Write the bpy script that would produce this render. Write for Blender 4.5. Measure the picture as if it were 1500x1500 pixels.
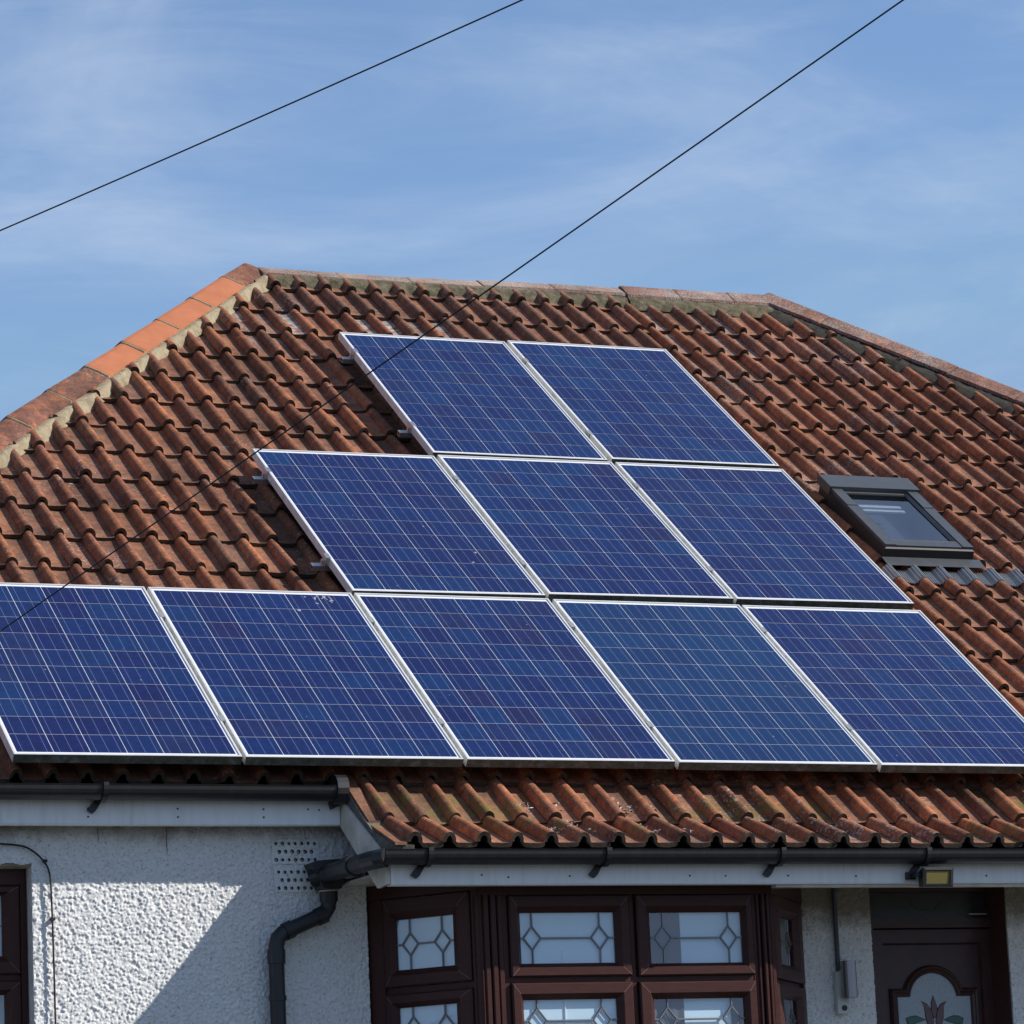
import bpy, bmesh, math, random
from mathutils import Vector, Matrix, noise
random.seed(7)
for o in list(bpy.data.objects):
    bpy.data.objects.remove(o)
S = bpy.context.scene
COL = S.collection

# ------------------------------------------------------------------ camera
cam = bpy.data.cameras.new("camera")
cam.sensor_width = 36.0
cam.lens = 5494.677 / 1500 * 36.0
cam.clip_start = 0.1
cam.clip_end = 3000
camo = bpy.data.objects.new("camera", cam)
COL.objects.link(camo)
RX, RD, RF = Vector((0.9219, -0.3850, -0.0443)), Vector((0.0345, 0.1954, -0.9801)), Vector((0.3860, 0.9020, 0.1934))
m = Matrix.Identity(4)
for i in range(3):
    m[i][0], m[i][1], m[i][2] = RX[i], -RD[i], -RF[i]
m.translation = Vector((-4.1056, -14.9207, -2.098))
camo.matrix_world = m
S.camera = camo

# ------------------------------------------------------------------ light, sky, exposure
SUN = Vector((1.85, -1.0, 1.5)).normalized()
sl = bpy.data.lights.new("sun", 'SUN')
sl.energy = 5.0
sl.angle = math.radians(0.5)
sl.color = (1.0, 0.95, 0.88)
so = bpy.data.objects.new("sun", sl)
COL.objects.link(so)
so.rotation_euler = SUN.to_track_quat('Z', 'Y').to_euler()
so.location = (20, -12, 20)

w = bpy.data.worlds.new("World")
S.world = w
w.use_nodes = True
nt = w.node_tree
nt.nodes.clear()
def N(tree, kind, **kw):
    n = tree.nodes.new(kind)
    for k, v in kw.items():
        setattr(n, k, v)
    return n
wo = N(nt, "ShaderNodeOutputWorld")
bg = N(nt, "ShaderNodeBackground")
bg.inputs['Strength'].default_value = 0.125
sky = N(nt, "ShaderNodeTexSky", sky_type='NISHITA', sun_disc=False)
sky.sun_elevation = math.asin(SUN.z)
sky.sun_rotation = math.atan2(SUN.x, SUN.y)
sky.altitude = 50
sky.air_density = 1.0
sky.dust_density = 0.3
sky.ozone_density = 2.5
tc = N(nt, "ShaderNodeTexCoord")
def cloud(scale, sc, detail, rough, lo, hi, rot, off, dist=0.6):
    mp = N(nt, "ShaderNodeMapping")
    mp.inputs['Scale'].default_value = sc
    mp.inputs['Rotation'].default_value = rot
    mp.inputs['Location'].default_value = off
    nz = N(nt, "ShaderNodeTexNoise")
    nz.inputs['Scale'].default_value = scale
    nz.inputs['Detail'].default_value = detail
    nz.inputs['Roughness'].default_value = rough
    nz.inputs['Distortion'].default_value = dist
    mr = N(nt, "ShaderNodeMapRange", interpolation_type='SMOOTHSTEP')
    mr.inputs['From Min'].default_value = lo
    mr.inputs['From Max'].default_value = hi
    nt.links.new(tc.outputs['Generated'], mp.inputs['Vector'])
    nt.links.new(mp.outputs['Vector'], nz.inputs['Vector'])
    nt.links.new(nz.outputs['Fac'], mr.inputs['Value'])
    return mr.outputs['Result']
c1 = cloud(6.5, (1.0, 1.0, 3.2), 9, 0.58, 0.40, 0.74, (0.0, 0.08, 0.0), (2.2, 7.4, 2.6), 0.5)
c2 = cloud(9.0, (0.8, 0.8, 4.2), 8, 0.60, 0.44, 0.78, (0.02, -0.16, 0.0), (0.4, 8.8, 1.2), 0.8)
mx = N(nt, "ShaderNodeMath", operation='MULTIPLY_ADD')
nt.links.new(c2, mx.inputs[0]); mx.inputs[1].default_value = 0.60; nt.links.new(c1, mx.inputs[2])
ms = N(nt, "ShaderNodeMath", operation='MULTIPLY', use_clamp=True)
nt.links.new(mx.outputs[0], ms.inputs[0]); ms.inputs[1].default_value = 0.29
tint = N(nt, "ShaderNodeMix", data_type='RGBA', blend_type='MULTIPLY')
tint.inputs['Factor'].default_value = 1.0
nt.links.new(sky.outputs['Color'], tint.inputs[6])
tint.inputs[7].default_value = (0.96, 1.0, 1.08, 1)
mixc = N(nt, "ShaderNodeMix", data_type='RGBA')
nt.links.new(ms.outputs[0], mixc.inputs['Factor'])
# even, hazeless blue: the glow round the sun is held near the brightness of the sky in view
lim = N(nt, "ShaderNodeMix", data_type='RGBA', blend_type='DARKEN')
lim.inputs['Factor'].default_value = 1.0
nt.links.new(tint.outputs[2], lim.inputs[6])
lim.inputs[7].default_value = (2.1, 3.0, 4.7, 1)
nt.links.new(lim.outputs[2], mixc.inputs[6])
mixc.inputs[7].default_value = (5.0, 5.6, 6.4, 1)
nt.links.new(mixc.outputs[2], bg.inputs['Color'])
nt.links.new(bg.outputs[0], wo.inputs['Surface'])

S.view_settings.view_transform = 'Standard'
S.view_settings.look = 'None'
S.view_settings.gamma = 1.0
S.view_settings.use_curve_mapping = False
S.view_settings.exposure = 0.20

# ------------------------------------------------------------------ roof coordinates
PH = 0.631227
UU = Vector((0, math.cos(PH), math.sin(PH)))
NN = Vector((0, -math.sin(PH), math.cos(PH)))
XX = Vector((1, 0, 0))
def RP(a, b, n):
    return XX * a + UU * b + NN * n
def roof_matrix(a, b, n, rot=0.0, tilt=0.0, roll=0.0):
    mm = Matrix.Identity(4)
    for i in range(3):
        mm[i][0], mm[i][1], mm[i][2] = XX[i], UU[i], NN[i]
    mm.translation = RP(a, b, n)
    return mm @ Matrix.Rotation(rot, 4, 'Z') @ Matrix.Rotation(tilt, 4, 'X') @ Matrix.Rotation(roll, 4, 'Y')

# ------------------------------------------------------------------ materials
def mat(name):
    mm = bpy.data.materials.new(name)
    mm.use_nodes = True
    t = mm.node_tree
    return mm, t, t.nodes['Principled BSDF'], t.links
def setp(p, base=None, rough=None, metal=None, spec=None, coat=None, coatr=None):
    if base is not None: p.inputs['Base Color'].default_value = (*base, 1)
    if rough is not None: p.inputs['Roughness'].default_value = rough
    if metal is not None: p.inputs['Metallic'].default_value = metal
    if spec is not None: p.inputs['Specular IOR Level'].default_value = spec
    if coat is not None: p.inputs['Coat Weight'].default_value = coat
    if coatr is not None: p.inputs['Coat Roughness'].default_value = coatr
def noise_node(t, vec, scale, detail=4, rough=0.55, dist=0.0):
    n = N(t, "ShaderNodeTexNoise")
    n.inputs['Scale'].default_value = scale
    n.inputs['Detail'].default_value = detail
    n.inputs['Roughness'].default_value = rough
    n.inputs['Distortion'].default_value = dist
    t.links.new(vec, n.inputs['Vector'])
    return n.outputs['Fac']
def ramp(t, fac, stops, interp='LINEAR'):
    r = N(t, "ShaderNodeValToRGB")
    r.color_ramp.interpolation = interp
    e = r.color_ramp.elements
    while len(e) < len(stops):
        e.new(0.5)
    for el, (pos, c) in zip(e, stops):
        el.position = pos
        el.color = (*c, 1) if not isinstance(c, (int, float)) else (c, c, c, 1)
    t.links.new(fac, r.inputs['Fac'])
    return r.outputs['Color']
def mix(t, fac, a, b, blend='MIX'):
    n = N(t, "ShaderNodeMix", data_type='RGBA', blend_type=blend)
    for s, v in ((n.inputs['Factor'], fac), (n.inputs[6], a), (n.inputs[7], b)):
        if hasattr(v, 'links'):
            t.links.new(v, s)
        elif isinstance(v, (int, float)):
            s.default_value = v
        else:
            s.default_value = (*v, 1)
    return n.outputs[2]
def math_node(t, op, a, b=None, clamp=False):
    n = N(t, "ShaderNodeMath", operation=op, use_clamp=clamp)
    for s, v in ((n.inputs[0], a), (n.inputs[1], b)):
        if v is None: continue
        if hasattr(v, 'links'): t.links.new(v, s)
        else: s.default_value = v
    return n.outputs[0]
def pos(t):
    return N(t, "ShaderNodeNewGeometry").outputs['Position']
def bump(t, p, h, strength, dist=0.01):
    b = N(t, "ShaderNodeBump")
    b.inputs['Strength'].default_value = strength
    b.inputs['Distance'].default_value = dist
    t.links.new(h, b.inputs['Height'])
    t.links.new(b.outputs[0], p.inputs['Normal'])

def simple(name, base, rough, metal=0.0, spec=0.5, vary=0.0, scale=6.0, bumps=0.0, bscale=200.0):
    mm, t, p, L = mat(name)
    setp(p, base, rough, metal, spec)
    if vary:
        f = noise_node(t, pos(t), scale, 6, 0.6)
        d = tuple(c * (1 - vary) for c in base)
        u = tuple(min(1, c * (1 + vary * 0.6)) for c in base)
        L.new(ramp(t, f, [(0.3, d), (0.7, u)]), p.inputs['Base Color'])
    if bumps:
        bump(t, p, noise_node(t, pos(t), bscale, 4), bumps, 0.004)
    return mm

def tile_material(name, palette, lichen, lich_lo, lich_hi, moss=0.0, gritty=0.0, pan=0.0, pan_col=(0.190, 0.106, 0.072), film=0.0):
    mm, t, p, L = mat(name)
    P = pos(t)
    oi = N(t, "ShaderNodeObjectInfo")
    rnd = oi.outputs['Random']
    base = ramp(t, rnd, palette)
    # weathering inside one tile
    big = noise_node(t, P, 7.0, 6, 0.65, 0.4)
    base = mix(t, math_node(t, 'MULTIPLY', ramp(t, big, [(0.45, 0.0), (0.68, 1.0)]), 0.6), base, (0.145, 0.068, 0.042))
    warm = noise_node(t, P, 11.0, 5, 0.6, 0.8)
    base = mix(t, ramp(t, warm, [(0.50, 0.0), (0.66, 0.6)]), base, (0.46, 0.165, 0.066))
    fine = noise_node(t, P, 85.0, 5, 0.7)
    base = mix(t, 1.0, base, ramp(t, fine, [(0.3, 0.62), (0.7, 1.30)]), 'MULTIPLY')
    if pan:
        ob = N(t, "ShaderNodeTexCoord").outputs['Object']
        so_ = N(t, "ShaderNodeSeparateXYZ"); L.new(ob, so_.inputs[0])
        pm = ramp(t, math_node(t, 'MULTIPLY', so_.outputs['X'], 5.0), [(0.17, 0.0), (0.26, 1.0)])
        pn = ramp(t, noise_node(t, P, 16.0, 6, 0.7, 0.5), [(0.34, 0.25), (0.60, 1.0)])
        pk = math_node(t, 'MULTIPLY', math_node(t, 'MULTIPLY', pm, pn), pan)
        base = mix(t, pk, base, pan_col)
        if film:
            sz_ = N(t, "ShaderNodeSeparateXYZ"); L.new(P, sz_.inputs[0])
            hi = ramp(t, math_node(t, 'MULTIPLY', sz_.outputs['Z'], 0.25), [(0.70, 0.0), (0.80, 1.0)])
            r2 = math_node(t, 'FRACT', math_node(t, 'MULTIPLY', rnd, 37.7))
            wh = ramp(t, r2, [(0.50, 0.0), (0.80, 1.0)])
            fn = ramp(t, noise_node(t, P, 20.0, 6, 0.75, 0.6), [(0.42, 0.0), (0.54, 1.0)])
            fk = math_node(t, 'MULTIPLY', math_node(t, 'MULTIPLY', hi, wh), math_node(t, 'MULTIPLY', fn, math_node(t, 'MULTIPLY', pm, film)))
            base = mix(t, fk, base, (0.50, 0.49, 0.46))
    soot = noise_node(t, P, 2.3, 5, 0.6, 0.8)
    base = mix(t, 1.0, base, ramp(t, soot, [(0.38, 0.58), (0.62, 1.02)]), 'MULTIPLY')
    # black algae speckle
    spk = noise_node(t, P, 34.0, 6, 0.75, 0.3)
    base = mix(t, ramp(t, spk, [(0.545, 0.0), (0.68, 0.72)]), base, (0.058, 0.040, 0.031))
    mid = noise_node(t, P, 21.0, 6, 0.72, 0.6)
    base = mix(t, 1.0, base, ramp(t, mid, [(0.34, 0.68), (0.66, 1.28)]), 'MULTIPLY')
    # pale lichen in clusters
    clus = noise_node(t, P, 1.7, 3, 0.5, 0.5)
    clus2 = noise_node(t, P, 9.0, 4, 0.6, 0.6)
    spots = noise_node(t, P, 62.0 if not gritty else 120.0, 5, 0.7, 0.4)
    sp = math_node(t, 'ADD', spots, math_node(t, 'MULTIPLY', clus, 0.35))
    sp = math_node(t, 'ADD', sp, math_node(t, 'MULTIPLY', clus2, 0.22))
    f = ramp(t, sp, [(lich_lo, 0.0), (lich_hi, lichen)])
    base = mix(t, f, base, (0.46, 0.44, 0.40))
    if moss:
        mo = noise_node(t, P, 3.1, 5, 0.6, 0.6)
        mo2 = noise_node(t, P, 24.0, 5, 0.7)
        sz = N(t, "ShaderNodeSeparateXYZ"); L.new(P, sz.inputs[0])
        low = ramp(t, math_node(t, 'MULTIPLY', sz.outputs['Z'], -1.0), [(0.08, 0.0), (0.16, 1.0)])
        mo = math_node(t, 'MULTIPLY', mo, low)
        g = math_node(t, 'MULTIPLY', ramp(t, mo, [(0.55, 0.0), (0.66, moss)]), ramp(t, mo2, [(0.40, 0.0), (0.6, 1.0)]))
        base = mix(t, g, base, (0.155, 0.135, 0.030))
    L.new(base, p.inputs['Base Color'])
    setp(p, rough=0.82, spec=0.3)
    h = math_node(t, 'ADD', noise_node(t, P, 130.0 if not gritty else 210.0, 5, 0.7), math_node(t, 'MULTIPLY', f, 0.5))
    bump(t, p, h, 0.35 + gritty, 0.004)
    return mm

M = {}
M['tile'] = tile_material("weathered_clay", [(0.0, (0.120, 0.058, 0.036)), (0.16, (0.27, 0.095, 0.041)), (0.34, (0.40, 0.142, 0.060)),
                          (0.52, (0.27, 0.092, 0.047)), (0.70, (0.48, 0.172, 0.070)), (0.85, (0.34, 0.118, 0.054)), (1.0, (0.18, 0.087, 0.051))], 0.75, 0.91, 1.02, 0.8, pan=0.78, film=0.95)
M['tile_n'] = tile_material("gritty_clay", [(0.0, (0.33, 0.120, 0.056)), (0.5, (0.41, 0.145, 0.066)), (1.0, (0.36, 0.127, 0.058))], 0.85, 0.87, 1.00, 0.0, 0.3, pan=0.80, pan_col=(0.235, 0.122, 0.076), film=0.5)
M['tile_edge'] = simple('algae_and_shade_tile_edge', (0.060, 0.040, 0.028), 0.9, vary=0.6, scale=30, bumps=0.5, bscale=120)  # dark tails: algae, plus the shade of the course lines put into the colour
M['hip_old'] = tile_material("aged_hip_clay", [(0.0, (0.17, 0.082, 0.060)), (0.5, (0.24, 0.10, 0.062)), (1.0, (0.21, 0.088, 0.064))], 0.35, 0.92, 1.05, 0.0, 0.0)
M['ridge_pale'] = tile_material("lichened_ridge_clay", [(0.0, (0.245, 0.145, 0.110)), (1.0, (0.265, 0.140, 0.100))], 0.8, 0.68, 0.96, 0.0, 0.2)
M['ridge_n'] = tile_material("pink_ridge_clay", [(0.0, (0.26, 0.125, 0.095)), (1.0, (0.25, 0.115, 0.085))], 0.8, 0.78, 0.98, 0.5, 0.3)

def terracotta():
    mm, t, p, L = mat("new_terracotta")
    P = pos(t)
    f = noise_node(t, P, 9.0, 6, 0.6)
    c = ramp(t, f, [(0.3, (0.37, 0.125, 0.054)), (0.7, (0.45, 0.158, 0.073))])
    g = noise_node(t, P, 60.0, 5, 0.7)
    c = mix(t, ramp(t, g, [(0.62, 0.0), (0.75, 0.4)]), c, (0.30, 0.13, 0.075))
    L.new(c, p.inputs['Base Color'])
    setp(p, rough=0.75, spec=0.3)
    bump(t, p, noise_node(t, P, 150.0, 4), 0.15, 0.003)
    return mm
M['terracotta'] = terracotta()
def mortar(name, a, b, dark):
    mm, t, p, L = mat(name)
    P = pos(t)
    c = ramp(t, noise_node(t, P, 30.0, 8, 0.75), [(0.3, a), (0.7, b)])
    c = mix(t, ramp(t, noise_node(t, P, 14.0, 6, 0.7, 0.5), [(0.45, 0.0), (0.66, 0.85)]), c, dark)
    L.new(c, p.inputs['Base Color'])
    setp(p, rough=0.95, spec=0.15)
    bump(t, p, noise_node(t, P, 110.0, 7, 0.8), 0.9, 0.012)
    return mm
M['mortar'] = mortar("sandy_mortar", (0.37, 0.30, 0.19), (0.51, 0.42, 0.285), (0.25, 0.20, 0.125))
M['mortar_moss'] = mortar("mossy_mortar", (0.085, 0.076, 0.046), (0.26, 0.22, 0.15), (0.045, 0.045, 0.024))
M['mortar_dark'] = mortar("dark_mortar", (0.05, 0.046, 0.04), (0.085, 0.075, 0.06), (0.03, 0.03, 0.025))

def roughcast():
    mm, t, p, L = mat("white_roughcast")
    P = pos(t)
    c = ramp(t, noise_node(t, P, 40.0, 6, 0.7), [(0.3, (0.78, 0.78, 0.77)), (0.7, (0.87, 0.87, 0.86))])
    # dirt caught in the pits
    c = mix(t, ramp(t, noise_node(t, P, 95.0, 6, 0.75, 0.5), [(0.54, 0.0), (0.66, 0.75)]), c, (0.17, 0.165, 0.16))
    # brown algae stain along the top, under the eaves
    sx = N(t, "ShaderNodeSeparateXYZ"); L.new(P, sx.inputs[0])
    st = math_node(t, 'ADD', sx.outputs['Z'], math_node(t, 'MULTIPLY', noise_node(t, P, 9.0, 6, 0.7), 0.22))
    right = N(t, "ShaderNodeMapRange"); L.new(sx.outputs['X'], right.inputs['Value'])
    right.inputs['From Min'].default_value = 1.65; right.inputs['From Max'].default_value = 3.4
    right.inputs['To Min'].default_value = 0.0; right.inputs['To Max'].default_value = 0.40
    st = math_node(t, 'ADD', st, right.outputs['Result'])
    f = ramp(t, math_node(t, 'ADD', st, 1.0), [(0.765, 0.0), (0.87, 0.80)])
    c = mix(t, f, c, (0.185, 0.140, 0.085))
    L.new(c, p.inputs['Base Color'])
    setp(p, rough=0.9, spec=0.2)
    bump(t, p, noise_node(t, P, 230.0, 6, 0.75), 0.8, 0.006)
    return mm
M['roughcast'] = roughcast()
M['render_smooth'] = simple("smooth_white_render", (0.62, 0.61, 0.60), 0.9, vary=0.25, scale=18, bumps=0.4, bscale=120)
M['reveal'] = simple("brownish_reveal_render", (0.50, 0.46, 0.42), 0.9, vary=0.35, scale=20, bumps=0.4, bscale=120)
def streaked(name, base, dirt, rough, lo, hi, amount):
    mm, t, p, L = mat(name)
    P = pos(t)
    mp = N(t, "ShaderNodeMapping"); mp.inputs['Scale'].default_value = (26, 26, 3.0); L.new(P, mp.inputs['Vector'])
    f = math_node(t, 'MULTIPLY', ramp(t, noise_node(t, mp.outputs[0], 1.0, 6, 0.7, 0.4), [(lo, 0.0), (hi, 1.0)]), ramp(t, noise_node(t, P, 3.5, 4, 0.6), [(0.35, 0.15), (0.65, 1.0)]))
    L.new(mix(t, math_node(t, 'MULTIPLY', f, amount), base, dirt), p.inputs['Base Color'])
    setp(p, rough=rough)
    return mm
M['upvc'] = streaked("white_upvc", (0.84, 0.85, 0.86), (0.42, 0.40, 0.34), 0.38, 0.44, 0.76, 0.45)
M['upvc_dirty'] = simple("grubby_white_board", (0.60, 0.58, 0.52), 0.5, vary=0.3, scale=9)
M['black'] = streaked("black_plastic", (0.013, 0.013, 0.015), (0.040, 0.037, 0.034), 0.42, 0.45, 0.75, 0.6)
M['nail'] = simple("dark_nail", (0.02, 0.02, 0.02), 0.5)
M['felt'] = simple("dark_roof_felt", (0.018, 0.016, 0.015), 0.95)
M['cement'] = simple("grey_verge_cement", (0.13, 0.125, 0.105), 0.95, vary=0.5, scale=24, bumps=0.7, bscale=90)
M['clamp'] = simple("grey_clamp", (0.30, 0.31, 0.30), 0.5, metal=0.3)
M['alu'] = simple("aluminium", (0.62, 0.63, 0.65), 0.35, metal=0.9)
M['frame'] = simple("anodised_frame", (0.62, 0.62, 0.61), 0.42, metal=0.15, vary=0.12, scale=14)
M['frame_side'] = simple("anodised_frame_side", (0.66, 0.66, 0.62), 0.5, metal=0.0, vary=0.25, scale=20)
def grime():
    mm, t, p, L = mat("algae_on_aluminium")
    P = pos(t)
    f = noise_node(t, P, 26.0, 6, 0.7, 0.3)
    L.new(ramp(t, f, [(0.35, (0.045, 0.05, 0.025)), (0.55, (0.10, 0.098, 0.08)), (0.72, (0.22, 0.21, 0.19))]), p.inputs['Base Color'])
    setp(p, rough=0.8)
    return mm
M['grime'] = grime()
M['backsheet'] = simple("white_backsheet", (0.72, 0.73, 0.76), 0.35)
M['busbar'] = simple("tinned_ribbon", (0.17, 0.20, 0.36), 0.4, metal=0.2)
def cell_mat(name="polycrystalline_silicon", teal=0.0):
    mm, t, p, L = mat(name)
    P = pos(t)
    rnd = N(t, "ShaderNodeObjectInfo").outputs['Random']
    base = ramp(t, rnd, [(0.0, (0.007, 0.012, 0.070)), (0.3, (0.005, 0.018, 0.090)), (0.55, (0.007, 0.010, 0.066)), (0.8, (0.005, 0.025, 0.098)), (1.0, (0.012, 0.011, 0.058))])
    v = N(t, "ShaderNodeTexVoronoi"); v.inputs['Scale'].default_value = 42.0; L.new(P, v.inputs['Vector'])
    sx = N(t, "ShaderNodeSeparateColor"); L.new(v.outputs['Color'], sx.inputs[0])
    base = mix(t, 1.0, base, ramp(t, sx.outputs[0], [(0.0, 0.86), (1.0, 1.18)]), 'MULTIPLY')
    base = mix(t, math_node(t, 'MULTIPLY', ramp(t, noise_node(t, P, 2.2, 4, 0.6), [(0.45, 0.0), (0.7, 1.0)]), 0.4), base, (0.007, 0.030, 0.105))
    if teal: base = mix(t, teal, base, (0.007, 0.036, 0.100))
    dust = noise_node(t, P, 90.0, 4, 0.7)
    base = mix(t, ramp(t, dust, [(0.66, 0.0), (0.76, 0.22)]), base, (0.16, 0.17, 0.20))
    L.new(base, p.inputs['Base Color'])
    setp(p, rough=0.22, spec=0.24)
    return mm
M['cell'] = cell_mat()
M['cell_teal'] = cell_mat("teal_polycrystalline_silicon", 0.5)
def wood():
    mm, t, p, L = mat("mahogany_foil")
    P = pos(t)
    mp = N(t, "ShaderNodeMapping"); mp.inputs['Scale'].default_value = (6, 6, 40)
    L.new(P, mp.inputs['Vector'])
    f = noise_node(t, mp.outputs[0], 3.0, 6, 0.7, 0.6)
    L.new(ramp(t, f, [(0.3, (0.040, 0.015, 0.012)), (0.7, (0.070, 0.025, 0.021))]), p.inputs['Base Color'])
    setp(p, rough=0.42, spec=0.22)
    return mm
M['wood'] = wood()
M['bead'] = simple("pale_mitre_line", (0.24, 0.15, 0.13), 0.5)
M['door_wood'] = simple("dark_door_wood", (0.055, 0.022, 0.020), 0.4, vary=0.3, scale=14)
def glass_mat(name, tint, alpha):
    mm = bpy.data.materials.new(name); mm.use_nodes = True
    t = mm.node_tree; t.nodes.clear()
    out = N(t, "ShaderNodeOutputMaterial")
    tr = N(t, "ShaderNodeBsdfTransparent"); tr.inputs[0].default_value = (*tint, 1)
    gl = N(t, "ShaderNodeBsdfGlossy"); gl.inputs['Roughness'].default_value = 0.02
    lw = N(t, "ShaderNodeLayerWeight"); lw.inputs['Blend'].default_value = 0.5
    p5 = math_node(t, 'POWER', lw.outputs['Facing'], 5.0)
    fr = math_node(t, 'ADD', math_node(t, 'MULTIPLY', p5, 1.0 - alpha), alpha)
    mx = N(t, "ShaderNodeMixShader")
    t.links.new(fr, mx.inputs[0]); t.links.new(tr.outputs[0], mx.inputs[1]); t.links.new(gl.outputs[0], mx.inputs[2])
    t.links.new(mx.outputs[0], out.inputs['Surface'])
    return mm
M['glass'] = glass_mat("window_glass", (0.97, 0.99, 1.0), 0.17)
M['sky_glass'] = glass_mat("rooflight_glass", (0.62, 0.68, 0.74), 0.34)
M['lead'] = simple("lead_came", (0.24, 0.25, 0.27), 0.40, metal=0.6)
M['blind'] = simple("white_blind", (0.66, 0.85, 0.96), 0.8, vary=0.06, scale=3)
M['curtain'] = simple("grey_curtain", (0.09, 0.10, 0.12), 0.9, vary=0.2, scale=8)
M['dark_room'] = simple("dark_interior", (0.02, 0.02, 0.022), 0.9)
M['petal'] = simple("plum_stained_glass", (0.13, 0.065, 0.075), 0.3)
M['leafg'] = simple("green_stained_glass", (0.035, 0.12, 0.09), 0.3)
M['outline'] = simple("dark_lead_line", (0.02, 0.018, 0.02), 0.5)
M['frost'] = simple("frosted_pane", (0.36, 0.42, 0.47), 0.25, vary=0.12, scale=70, bumps=0.3, bscale=160)
M['transom'] = simple("dark_obscure_glass", (0.030, 0.036, 0.034), 0.25, vary=0.2, scale=40)
M['steel'] = simple("brushed_steel", (0.30, 0.29, 0.285), 0.34, metal=0.85)
M['plate'] = simple("pale_mounting_plate", (0.55, 0.58, 0.55), 0.5)
M['conduit'] = simple("dark_conduit", (0.05, 0.055, 0.07), 0.5)
M['amber'] = simple("amber_lens", (0.17, 0.145, 0.045), 0.25)
M['velux'] = simple("grey_lacquered_aluminium", (0.075, 0.080, 0.088), 0.42, metal=0.2, vary=0.12, scale=20)
M['velux_dark'] = simple("dark_gasket", (0.016, 0.017, 0.019), 0.5)
M['apron'] = simple("pleated_grey_lead", (0.27, 0.275, 0.28), 0.55, vary=0.2, scale=15)
M['cable'] = simple("black_cable", (0.008, 0.008, 0.010), 0.6)
M['flake'] = simple("pale_dry_flake", (0.55, 0.53, 0.49), 0.9, vary=0.4, scale=60)
M['dropping'] = simple("dried_droppings", (0.30, 0.31, 0.34), 0.9, vary=0.4, scale=90)
M['ground'] = simple("front_garden_ground", (0.055, 0.058, 0.045), 0.95, vary=0.4, scale=1.2, bumps=0.5, bscale=30)
M['plain_wall'] = simple("plain_masonry", (0.50, 0.48, 0.45), 0.9)

# ------------------------------------------------------------------ mesh helpers
class MB:
    def __init__(s):
        s.v = []; s.f = []; s.mi = []
    def add(s, verts, faces, mi=0):
        k = len(s.v)
        s.v += [tuple(v) for v in verts]
        for f in faces:
            s.f.append(tuple(i + k for i in f)); s.mi.append(mi)
    def box(s, c0, c1, mi=0, mtx=None):
        x0, y0, z0 = c0; x1, y1, z1 = c1
        vs = [(x0, y0, z0), (x1, y0, z0), (x1, y1, z0), (x0, y1, z0), (x0, y0, z1), (x1, y0, z1), (x1, y1, z1), (x0, y1, z1)]
        if mtx is not None:
            vs = [mtx @ Vector(v) for v in vs]
        s.add(vs, [(0, 3, 2, 1), (4, 5, 6, 7), (0, 1, 5, 4), (1, 2, 6, 5), (2, 3, 7, 6), (3, 0, 4, 7)], mi)
    def rings(s, loops, closed=True, mi=0, cap0=False, cap1=False):
        n = len(loops[0]); k = len(s.v)
        for l in loops: s.v += [tuple(p) for p in l]
        m_ = n if closed else n - 1
        for i in range(len(loops) - 1):
            for j in range(m_):
                a = k + i * n + j; b = k + i * n + (j + 1) % n
                s.f.append((a, b, b + n, a + n)); s.mi.append(mi)
        if cap0: s.f.append(tuple(k + j for j in reversed(range(n)))); s.mi.append(mi)
        if cap1: s.f.append(tuple(k + (len(loops) - 1) * n + j for j in range(n))); s.mi.append(mi)
    def tube(s, pts, r, seg=10, mi=0, caps=True, ry=None):
        pts = [Vector(p) for p in pts]
        loops = []; prev = None
        for i, p in enumerate(pts):
            d = (pts[min(i + 1, len(pts) - 1)] - pts[max(i - 1, 0)]).normalized()
            ref = prev if prev is not None else (Vector((0, 0, 1)) if abs(d.z) < 0.9 else Vector((1, 0, 0)))
            u = (ref - d * ref.dot(d)).normalized(); v_ = d.cross(u)
            prev = u
            rr = r[i] if isinstance(r, (list, tuple)) else r
            loops.append([p + u * (math.cos(2 * math.pi * j / seg) * rr) + v_ * (math.sin(2 * math.pi * j / seg) * rr) for j in range(seg)])
        s.rings(loops, True, mi, caps, caps)
    def prism(s, poly, f, d0, d1, mi=0):
        """poly of (u, v); f(u, v, d) -> point"""
        a = [f(u, v, d0) for u, v in poly]; b = [f(u, v, d1) for u, v in poly]
        s.rings([a, b], True, mi, True, True)
    def mesh(s, name, mats, smooth=False, fix=True):
        me = bpy.data.meshes.new(name)
        me.from_pydata(s.v, [], s.f)
        for mm in mats: me.materials.append(mm)
        me.polygons.foreach_set('material_index', s.mi)
        if fix:
            bm = bmesh.new(); bm.from_mesh(me)
            bmesh.ops.recalc_face_normals(bm, faces=bm.faces)
            bm.to_mesh(me); bm.free()
        if smooth:
            me.polygons.foreach_set('use_smooth', [True] * len(me.polygons))
        me.update()
        return me

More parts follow.
